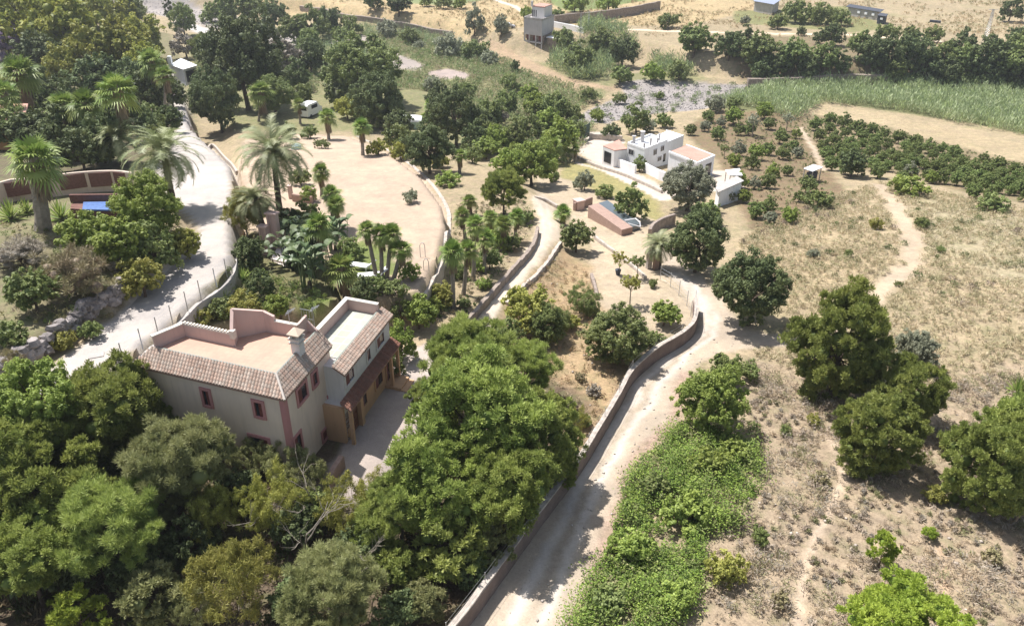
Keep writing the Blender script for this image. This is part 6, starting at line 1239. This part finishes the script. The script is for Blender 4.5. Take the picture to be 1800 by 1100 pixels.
# palms
for a in [
 ('feather', 480, 268, 62, 495, 402, 'tallest date palm at the edge of the sandy plot', None, .28), ('feather', 287, 268, 60, 306, 368, 'big date palm arching over the concrete road', None, .30),
 ('feather', 448, 350, 46, 470, 425, 'lower date palm beside the pink piers', None, .25), ('feather', 205, 240, 40, 214, 290, 'date palm in the shade behind the slatted wall', None, .25), ('feather', 1160, 430, 31, 1157, 472, 'lone date palm at the garden gate by the dirt track', None, .28),
 ('feather', 598, 160, 20, 595, 190, 'feathery light green palm by the dome tree', None, .15)]: palm(*a, skirt=False)
for a in [
 (60, 280, 50, 78, 405, 'massive fan palm with a thick grey trunk at the left', .55), (35, 128, 38, 52, 236, 'tall fan palm at the left edge under the golden trees'), (8, 165, 26, 18, 250, 'fan palm at the extreme left edge'),
 (112, 185, 33, 122, 275, 'left of the twin fan palms behind the slatted wall'), (150, 182, 32, 160, 280, 'right of the twin fan palms behind the slatted wall'), (205, 158, 38, 213, 285, 'tall fan palm standing by itself behind the slatted wall'),
 (265, 108, 26, 270, 200, 'left one of the tall thin palms by the upper road'), (290, 132, 22, 290, 208, 'right one of the tall thin palms by the upper road'), (458, 162, 28, 455, 214, 'fan palm with brown trunk right of the dark evergreen'),
 (575, 205, 22, 578, 245, 'shaggy double fan palm at the back of the sandy plot'), (635, 222, 22, 638, 273, 'lone fan palm on the upper rim of the sandy plot'), (525, 182, 14, 528, 218, 'small palm left of the camper van'), (808, 272, 18, 808, 305, 'little fan palm at the top of the garden path'),
 (563, 302, 22, 566, 345, 'fan palm above the planter wall'), (582, 340, 25, 585, 400, 'fan palm right of the planter wall'), (590, 358, 22, 592, 410, 'fan palm tucked behind the paddle-leaved plants'), (560, 398, 32, 562, 470, 'fan palm rising from the middle of the paddle-leaved plants'),
 (600, 472, 38, 607, 530, 'bushy fan palm behind the villa rear wing'), (645, 402, 24, 662, 490, 'leftmost fan palm of the group on the sandy plot'), (670, 412, 25, 671, 489, 'second fan palm of the sandy plot group'), (688, 410, 24, 680, 488, 'third fan palm of the sandy plot group'), (705, 438, 27, 692, 492, 'rightmost fan palm of the sandy plot group'),
 (795, 442, 32, 797, 540, 'nearest fan palm of the track-side row'), (822, 438, 26, 815, 518, 'second fan palm of the track-side row'), (835, 395, 26, 832, 492, 'tall fan palm further up the track-side row'), (853, 418, 22, 851, 478, 'fan palm at the middle of the track-side row'),
 (825, 352, 18, 828, 378, 'short fan palm on the bare ground beside the rubble wall'), (885, 392, 22, 882, 440, 'fan palm near the upper end of the row'), (908, 380, 20, 905, 425, 'last fan palm at the upper end of the row'), (812, 378, 20, 818, 420, 'fan palm behind the tall one in the row'), (862, 380, 18, 865, 420, 'small fan palm in the upper row'),
 (990, 372, 20, 988, 392, 'low fan palm at the fork of the garden track'), (755, 183, 14, 757, 210, 'dark small palm behind the round tent'), (973, 258, 22, 975, 290, 'broad-leaved palm at the left of the farmhouse yard'), (1012, 262, 12, 1012, 285, 'small palm at the farmhouse yard corner'), (470, 545, 0, 0, 0, '')]:
    if a[2] > 0: palm('fan', a[0], a[1], a[2], a[3], a[4], a[5], 'fan palms', a[6] if len(a) > 6 else (.17 if a[1] > 300 else .22))
def clump(name, cat, me_, mat, px, py, rpx, label, zs=1.0, mt=None):
    g_ = G3(px, py); s_ = rpx*slant(g_, g_[2])/F; t = thing(name, label, cat, g_, None, rng.uniform(0, 6), (s_, s_, s_*zs)); link('leaves', me_, L[mat], t)
    mb = MB(); mb.tube([(0, 0, -.1), (0, 0, .25)], [.12, .08], 7); link('stem', mb.mesh('stem'), bark, t)
for k, (x, y, r, lb) in enumerate([(512, 470, 36, 'leftmost paddle-leaved clump beside the steps'), (545, 505, 40, 'dark paddle-leaved clump behind the villa'), (560, 465, 36, 'paddle-leaved clump under the garden fan palm'), (525, 430, 30, 'paddle-leaved clump at the top of the steps'), (590, 440, 30, 'paddle-leaved clump nearest the sandy plot'), (535, 480, 32, 'middle paddle-leaved clump, partly hidden'), (60, 1050, 40, 'white-glinting paddle-leaved plant in the bottom left shade'), (225, 545, 0, '')]):
    if r: clump('paddle_plant', 'paddle plant', BP[k % 3], 'banana', x, y, r, lb, 1.15)
for x, y, r, lb, z in [(20, 385, 34, 'agave clump at the left edge under the slatted wall', 1), (108, 385, 34, 'agave clump behind the massive palm trunk', 1), (48, 375, 26, 'agave between the other two agaves', 1), (1786, 690, 24, 'yucca with spiky rosette at the right edge', 1.3), (650, 522, 18, 'small yucca among rocks behind the rear wing', 1), (428, 492, 24, 'grey-green agave in the villa garden', 1), (395, 528, 22, 'spiky plant against the road retaining wall', 1)]:
    clump('spiky_plant', 'agave', RP, 'fan', x, y, r, lb, z)

# ------------------------------------------------------------------ ground cover: reeds, brambles, scrub, dry grass
def inpoly(polys, n, seed, excl=()):
    r = np.random.default_rng(seed); W_ = [np.array(px_poly(p)) for p in polys]; out = []
    for P_ in W_:
        lo = P_.min(0); hi = P_.max(0); area = np.prod(hi-lo); m = int(n*area); q = lo+r.random((m, 2))*(hi-lo); q = q[poly_sd(q[:, 0], q[:, 1], P_) > 0]; out.append(q)
    q = np.concatenate(out)
    for e in excl:
        E_ = np.array(px_poly(e)); q = q[poly_sd(q[:, 0], q[:, 1], E_) < -.3]
    return q
def stuff(name, q, hmin, hmax, nb, ln, wd, cols, label, spread=.5, lean=.5, seed=1, up=.8, mound=None, mat=None, pf=.7, pt=None):
    ci_ = cls[np.clip(np.searchsorted(ys, q[:, 1]), 0, ny-1)*nx+np.clip(np.searchsorted(xs, q[:, 0]), 0, nx-1)]
    if name != 'brambles' and name != 'river_weeds' and name != 'undergrowth': q = q[~np.isin(ci_, [names.index(k_) for k_ in ('concrete_road', 'dirt_road', 'footpath', 'courtyard_paving', 'riverbed')])]
    if pt: q = q[fbm(q[:, 0]*pf, q[:, 1]*pf, seed+100, 3)+.12*np.random.default_rng(seed).random(len(q)) > pt]
    r = np.random.default_rng(seed); z = tz(q[:, 0], q[:, 1]); n = len(q); hh = r.uniform(hmin, hmax, n); print(name, n*nb)
    if mound is not None: hh = hh*mound(q)
    k = np.repeat(np.arange(n), nb); m = len(k); off = r.normal(size=(m, 2))*spread*np.clip(hh, .2, 2)[k][:, None]*.6
    P = np.stack([q[k, 0]+off[:, 0], q[k, 1]+off[:, 1], z[k]+hh[k]*(r.random(m)**.6)*np.exp(-(off**2).sum(1)/(2*(spread*np.clip(hh, .2, 2)[k])**2+1e-6)*.8)], 1)
    T = unit(np.concatenate([off*lean/(spread+.01)+r.normal(size=(m, 2))*lean, np.full((m, 1), up)], 1)+r.normal(size=(m, 3))*.15); B = unit(np.cross(T, np.array([-.4, .3, .8])+r.normal(size=(m, 3))*.7))
    P[:, 2] += ln*.3; V, Fq, _ = leaf_quads(P, T, B, ln*r.uniform(.6, 1.4, m), wd, np.zeros(m))
    cols = np.array(cols); ci = r.integers(0, len(cols), n); c = cols[ci][k]*r.uniform(.75, 1.25, (m, 1)); c = np.repeat(c, 4, 0)
    me = mesh_np(name, V, Fq, col=c); o = link(name, me, mat or GRASS); tag(o, label, name.replace('_', ' '), None, 'stuff'); return o
GRASS = vcolmat('grass_blades', .8, .25)
tracks = [[(560, 860), (600, 800), (620, 770), (690, 660), (690, 620), (760, 600), (800, 630), (755, 680), (735, 700), (690, 760), (655, 800), (600, 870)]]
q = inpoly([[(1290, 175), (1350, 152), (1450, 143), (1600, 145), (1700, 140), (1830, 152), (1860, 248), (1700, 222), (1600, 198), (1480, 186), (1440, 182), (1405, 215), (1380, 210), (1340, 190), (1250, 190)]], 1.5, 3)
stuff('reed_bed', q, 1.8, 3.0, 18, .8, .16, [(.33, .40, .20), (.41, .47, .26), (.25, .31, .15), (.49, .54, .32), (.36, .43, .18)], 'broad bank of pale green cane reeds along the river at the right', .45, .35, 5, 1.2)
q = inpoly([[(480, 85), (560, 75), (600, 60), (650, 45), (740, 55), (740, 78), (690, 65), (620, 75), (660, 110), (560, 130), (500, 120)], [(735, 55), (800, 75), (880, 108), (860, 120), (800, 105), (750, 85)]], .5, 4)
stuff('reed_bed', q, 1.0, 2.4, 14, .9, .14, [(0.26, 0.33, 0.17), (0.34, 0.39, 0.21), (0.21, 0.26, 0.14)], 'grey-green reeds along the terrace wall in the upper valley', .5, .4, 6)
q = inpoly([[(975, 85), (1010, 75), (1060, 80), (1090, 110), (1070, 140), (1010, 145), (965, 120)], [(1020, 45), (1060, 42), (1110, 70), (1125, 100), (1100, 108), (1060, 80), (1020, 65)], [(1140, 105), (1190, 105), (1225, 130), (1200, 140), (1150, 135)]], .8, 5)
stuff('cane_thicket', q, 2.0, 4.2, 22, 1.1, .16, [(0.23, 0.30, 0.14), (0.31, 0.36, 0.18), (0.18, 0.23, 0.12), (0.38, 0.44, 0.18)], 'tall bushy cane thickets below the grey house', .5, .4, 7)
q = inpoly([[(560, 150), (680, 130), (760, 140), (900, 120), (1000, 150), (1060, 175), (1000, 205), (960, 230), (850, 215), (760, 160), (600, 170)], [(430, 100), (560, 120), (560, 170), (430, 130)], [(600, 60), (740, 50), (900, 110), (900, 130), (760, 140), (640, 130)], [(340, 90), (430, 80), (430, 160), (350, 160)], [(820, 215), (960, 235), (1040, 190), (1080, 200), (1040, 230), (1000, 290), (900, 290)]], 1.3, 6)
stuff('valley_scrub', q, .5, 1.5, 16, .6, .14, [(0.22, 0.29, 0.12), (0.30, 0.35, 0.16), (0.36, 0.36, 0.20), (0.20, 0.26, 0.10), (0.42, 0.36, 0.23)], 'soft green low scrub filling the valley floor', .6, .6, 8)
brm = [(1175, 765), (1215, 745), (1260, 755), (1330, 790), (1335, 860), (1290, 925), (1235, 950), (1235, 1020), (1190, 1120), (985, 1125), (1040, 1015), (1080, 930), (1105, 850), (1140, 800)]
q = inpoly([brm], 30, 7); q = q[fbm(q[:, 0]*.9, q[:, 1]*.9, 91, 3) > .33]; md = lambda q_: .1+4.2*np.clip(fbm(q_[:, 0]*.5, q_[:, 1]*.5, 77, 4)-.25, 0, 1)**1.1
stuff('brambles', q, .6, 1.1, 26, .125, .075, [(.16, .24, .05), (.22, .31, .06), (.29, .37, .08), (.12, .17, .05), (.25, .29, .10), (.19, .28, .05)], 'dense bright green bramble mass along the right of the dirt track', .45, 1.2, 9, .5, md)
q = inpoly([[(1320, 640), (1450, 670), (1560, 700), (1830, 640), (1900, 1130), (1180, 1130), (1235, 1030), (1240, 950), (1300, 930), (1340, 860), (1330, 780), (1300, 750)]], 3.4, 8); md2 = lambda q_: .2+1.5*sstep((fbm(q_[:, 0]*.3, q_[:, 1]*.3, 55, 3)-.3)*3)
stuff('dry_scrub', q, .25, .6, 34, .26, .05, [(.44, .37, .29), (.48, .40, .31), (.37, .30, .23), (.32, .27, .21), (.26, .25, .13), (.42, .33, .22), (.23, .23, .11), (.38, .33, .26), (.29, .26, .21)], 'pinkish brown dry scrub covering the lower right slope', .7, .9, 10, .8, md2, pf=.45, pt=.40)
q = inpoly([[(1320, 640), (1450, 670), (1560, 700), (1830, 640), (1900, 1130), (1180, 1130), (1235, 1030), (1240, 950), (1300, 930), (1340, 860), (1330, 780)]], 3.0, 9)
stuff('dry_grass', q, .1, .35, 14, .26, .03, [(.50, .40, .27), (.42, .33, .23), (.54, .45, .32), (.36, .29, .21)], 'straw-coloured grass between the dry scrub', .5, .8, 11, .8)
q = inpoly([[(1310, 620), (1400, 560), (1290, 520), (1300, 420), (1480, 340), (1560, 320), (1860, 380), (1860, 640), (1560, 700), (1450, 670)]], 6.0, 10)
stuff('dry_grass', q, .1, .4, 12, .34, .05, [(.50, .41, .26), (.44, .37, .23), (.42, .38, .23), (.35, .33, .18), (.54, .46, .31)], 'straw and greenish grass over the field in the right centre', .7, .8, 12, .8, pf=.3, pt=.30)
q = inpoly([[(1300, 420), (1480, 345), (1560, 320), (1860, 380), (1860, 560), (1500, 520), (1380, 560)]], .14, 11)
stuff('field_weeds', q, .3, .7, 50, .3, .07, [(.13, .16, .06), (.20, .20, .10), (.24, .19, .15), (.10, .13, .05)], 'scattered green and grey weeds over the right-hand field', .8, .8, 13, .8, pf=.3, pt=.42)
q = inpoly([[(905, 520), (985, 450), (1040, 480), (1045, 545), (1110, 610), (1100, 660), (1040, 760), (960, 880), (900, 900)]], 2.0, 12)
stuff('dry_grass', q, .1, .45, 14, .32, .045, [(.44, .32, .19), (.36, .24, .14), (.27, .22, .10), (.48, .38, .25)], 'rusty dry grass on the slope between the pines and the long wall', .7, .8, 14, .8)
q = inpoly([[(0, 560), (0, 400), (130, 395), (330, 405), (300, 450), (200, 530), (100, 590)], [(0, 740), (40, 640), (240, 510), (250, 525), (100, 620), (20, 680)]], 1.6, 13)
stuff('rough_grass', q, .15, .6, 20, .35, .06, [(.17, .19, .06), (.26, .24, .11), (.34, .28, .16), (.12, .16, .05), (.22, .17, .12)], 'rough green and straw grass round the bushes left of the concrete road', .6, .8, 15)
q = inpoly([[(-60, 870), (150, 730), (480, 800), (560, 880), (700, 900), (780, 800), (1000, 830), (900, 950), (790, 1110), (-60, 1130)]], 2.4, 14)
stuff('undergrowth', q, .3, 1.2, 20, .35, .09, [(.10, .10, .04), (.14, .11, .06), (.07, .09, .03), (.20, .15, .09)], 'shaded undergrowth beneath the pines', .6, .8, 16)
q = inpoly([[(330, 575), (400, 500), (430, 450), (470, 480), (560, 520), (590, 530), (560, 560), (500, 560), (420, 560)]], 2.5, 15)
stuff('garden_plants', q, .3, .9, 24, .38, .06, [(.14, .20, .04), (.20, .25, .06), (.07, .11, .03), (.16, .18, .09)], 'long-leaved garden plants between the road wall and the villa', .5, .8, 17)
q = inpoly([[(1250, 210), (1400, 190), (1435, 260), (1460, 320), (1450, 390), (1320, 400), (1290, 330)], [(1400, 200), (1560, 225), (1840, 295), (1840, 360), (1560, 305), (1450, 295)]], .5, 16)
stuff('vegetable_rows', q, .1, .4, 14, .32, .09, [(.12, .17, .05), (.18, .20, .08), (.26, .22, .13)], 'low weeds and vegetables between the fruit trees', .7, .9, 18)
q = inpoly([[(770, 610), (820, 560), (905, 450), (940, 400), (920, 350), (860, 360), (810, 350), (795, 420), (785, 500), (760, 560)]], 1.6, 17)
stuff('undergrowth', q, .1, .5, 16, .32, .07, [(.10, .15, .04), (.20, .17, .09), (.30, .24, .15), (.08, .12, .03)], 'low greenery beneath the row of palms by the garden track', .6, .9, 19)
q = inpoly([[(540, 20), (800, 55), (900, 85), (1030, 100), (1250, 60), (1800, 90), (1830, 0), (540, -30)]], .4, 18)
stuff('dry_grass', q, .2, .7, 14, .5, .12, [(.46, .35, .21), (.38, .30, .17), (.26, .24, .12)], 'straw grass on the far terraces across the valley', .8, .8, 20, pf=.12, pt=.5)
q = inpoly([brm, [(1320, 780), (1370, 800), (1350, 900), (1290, 970), (1250, 960), (1320, 880)], [(1230, 950), (1270, 960), (1240, 1120), (1190, 1120)], [(1290, 730), (1340, 760), (1330, 800), (1270, 760)]], 1.2, 21)
stuff('brambles', q, .3, .9, 60, .2, .11, [(.20, .26, .07), (.28, .31, .11), (.16, .20, .06), (.30, .29, .14)], 'loose olive-green shoots along the ragged edge of the brambles', .9, 1.1, 22, .5, pf=.5, pt=.46)
# loose stones
def stones(name, polys, dens, rmin, rmax, label, seed, c=(.36, .31, .27)):
    q = inpoly(polys, dens, seed); r = np.random.default_rng(seed); n = len(q); z = tz(q[:, 0], q[:, 1]); sz = rmin+(rmax-rmin)*r.random(n)**3
    oc = np.array([(1, 0, 0), (0, 1, 0), (-1, 0, 0), (0, -1, 0), (0, 0, .7), (0, 0, -.4), (.6, .6, .4), (-.6, .5, .45), (-.5, -.6, .4), (.6, -.5, .35)], float)[:6]
    V = (oc[None]*r.uniform(.6, 1.3, (n, 6, 1)))*sz[:, None, None]; a = r.uniform(0, 6, n); ca, sa = np.cos(a)[:, None], np.sin(a)[:, None]
    X_ = V[..., 0]*ca-V[..., 1]*sa; Y_ = V[..., 0]*sa+V[..., 1]*ca; V = np.stack([X_+q[:, :1], Y_+q[:, 1:], V[..., 2]+z[:, None]+.2*sz[:, None]], -1).reshape(-1, 3)
    T_ = np.array([(0, 1, 4), (1, 2, 4), (2, 3, 4), (3, 0, 4), (1, 0, 5), (2, 1, 5), (3, 2, 5), (0, 3, 5)]); Fq = (T_[None]+6*np.arange(n)[:, None, None]).reshape(-1, 3)
    col_ = np.array(c)*r.uniform(.8, 1.25, (n, 1)); me = mesh_np(name, V, Fq, col=np.repeat(col_, 6, 0)); tag(link(name, me, STM), label, name.replace('_', ' '), None, 'stuff')
STM = vcolmat('loose_stone', .9)
stones('river_stones', [[(1000, 215), (1030, 195), (1100, 165), (1090, 145), (1130, 140), (1220, 145), (1330, 148), (1350, 158), (1290, 178), (1240, 192), (1180, 197), (1120, 205), (1070, 218)], [(170, 0), (330, 0), (420, 32), (520, 65), (440, 75), (330, 36)]], 3.2, .06, .28, 'grey cobbles strewn over the dry river bed', 31, (.29, .265, .255))
stones('track_stones', [[(850, 1110), (1000, 900), (1100, 750), (1180, 640), (1230, 590), (1300, 600), (1210, 680), (1190, 740), (1120, 830), (1030, 1030), (985, 1110)]], 2.2, .03, .12, 'small stones scattered over the dirt track', 32, (.42, .37, .32))
stones('field_stones', [[(1250, 640), (1500, 690), (1830, 620), (1860, 1120), (1200, 1120)], [(905, 515), (985, 445), (1045, 545), (1110, 620), (960, 900)]], .5, .03, .2, 'pale stones lying on the dry slopes', 33, (.44, .38, .32))
q = inpoly([[(1030, 195), (1100, 165), (1130, 142), (1220, 146), (1330, 150), (1290, 178), (1180, 200), (1070, 218)]], .10, 24)
stuff('river_weeds', q, .4, 1.3, 40, .6, .12, [(.22, .28, .13), (.28, .32, .17), (.17, .21, .10)], 'tufts of green cane on the dry river bed', .8, .6, 25)
# bare, wind-broken trees among the wattles
def bare_tree(px, py, h, label, seed):
    g_ = G3(px, py); r = random.Random(seed); t = thing('bare_tree', label, 'dead tree', g_, 'leafless trees among the wattles'); br = MB()
    def grow(p, d, l, w_, k, m):
        pts = [p]; q_ = np.array(p, float); dd = np.array(d, float)
        for _ in range(4): dd = unit(dd+np.array([r.uniform(-.3, .3), r.uniform(-.3, .3), r.uniform(-.12, .22)])); q_ = q_+dd*l/4; pts.append(q_.copy())
        m.tube(pts, [w_*(1-.14*i) for i in range(5)], 5)
        if k:
            for _ in range(3): grow(pts[r.choice((2, 3, 4))], unit(dd+np.array([r.uniform(-1, 1), r.uniform(-1, 1), r.uniform(-.2, .5)])), l*.62, w_*.5, k-1, br)
    tm = MB(); grow(g_, (r.uniform(-.4, .4), r.uniform(-.4, .4), .8), h, .09, 3, tm); part('trunk', tm, palebark, t); part('branches', br, palebark, t)
for k, (x, y, h, lb) in enumerate([(560, 1010, 3.2, 'pale leafless tree with spreading limbs between wattle and grey pine'), (500, 965, 2.8, 'bare curved white branches left of the big leafless tree'), (655, 1005, 2.6, 'small leafless tree under the central pines'), (590, 930, 2.6, 'bare upright branches behind the brownish wattle'), (1775, 925, 1.4, 'fallen grey dead branches in front of the right edge pines')]): bare_tree(x, y, h, lb, 40+k)
# thin air over the valley
hm = bpy.data.materials.new('thin_haze'); hm.use_nodes = True; hn = hm.node_tree; hn.nodes.remove(hn.nodes['Principled BSDF'])
pv = hn.nodes.new('ShaderNodeVolumePrincipled'); pv.inputs['Color'].default_value = (.86, .90, .94, 1); pv.inputs['Density'].default_value = .00022; pv.inputs['Anisotropy'].default_value = .2
hn.links.new(pv.outputs[0], hn.nodes['Material Output'].inputs['Volume'])
zlo = float(Z.min())-1.0; zhi = max(H+2, float(Z.max())+12)
mb = MB(); mb.prism([(-1000, -60), (1000, -60), (1000, 1500), (-1000, 1500)], zlo, zhi); tag(link('haze', mb.mesh('haze'), hm), 'thin pale summer haze over the valley', 'haze', None, 'stuff')
print('tris', sum(len(m.polygons) for m in bpy.data.meshes))
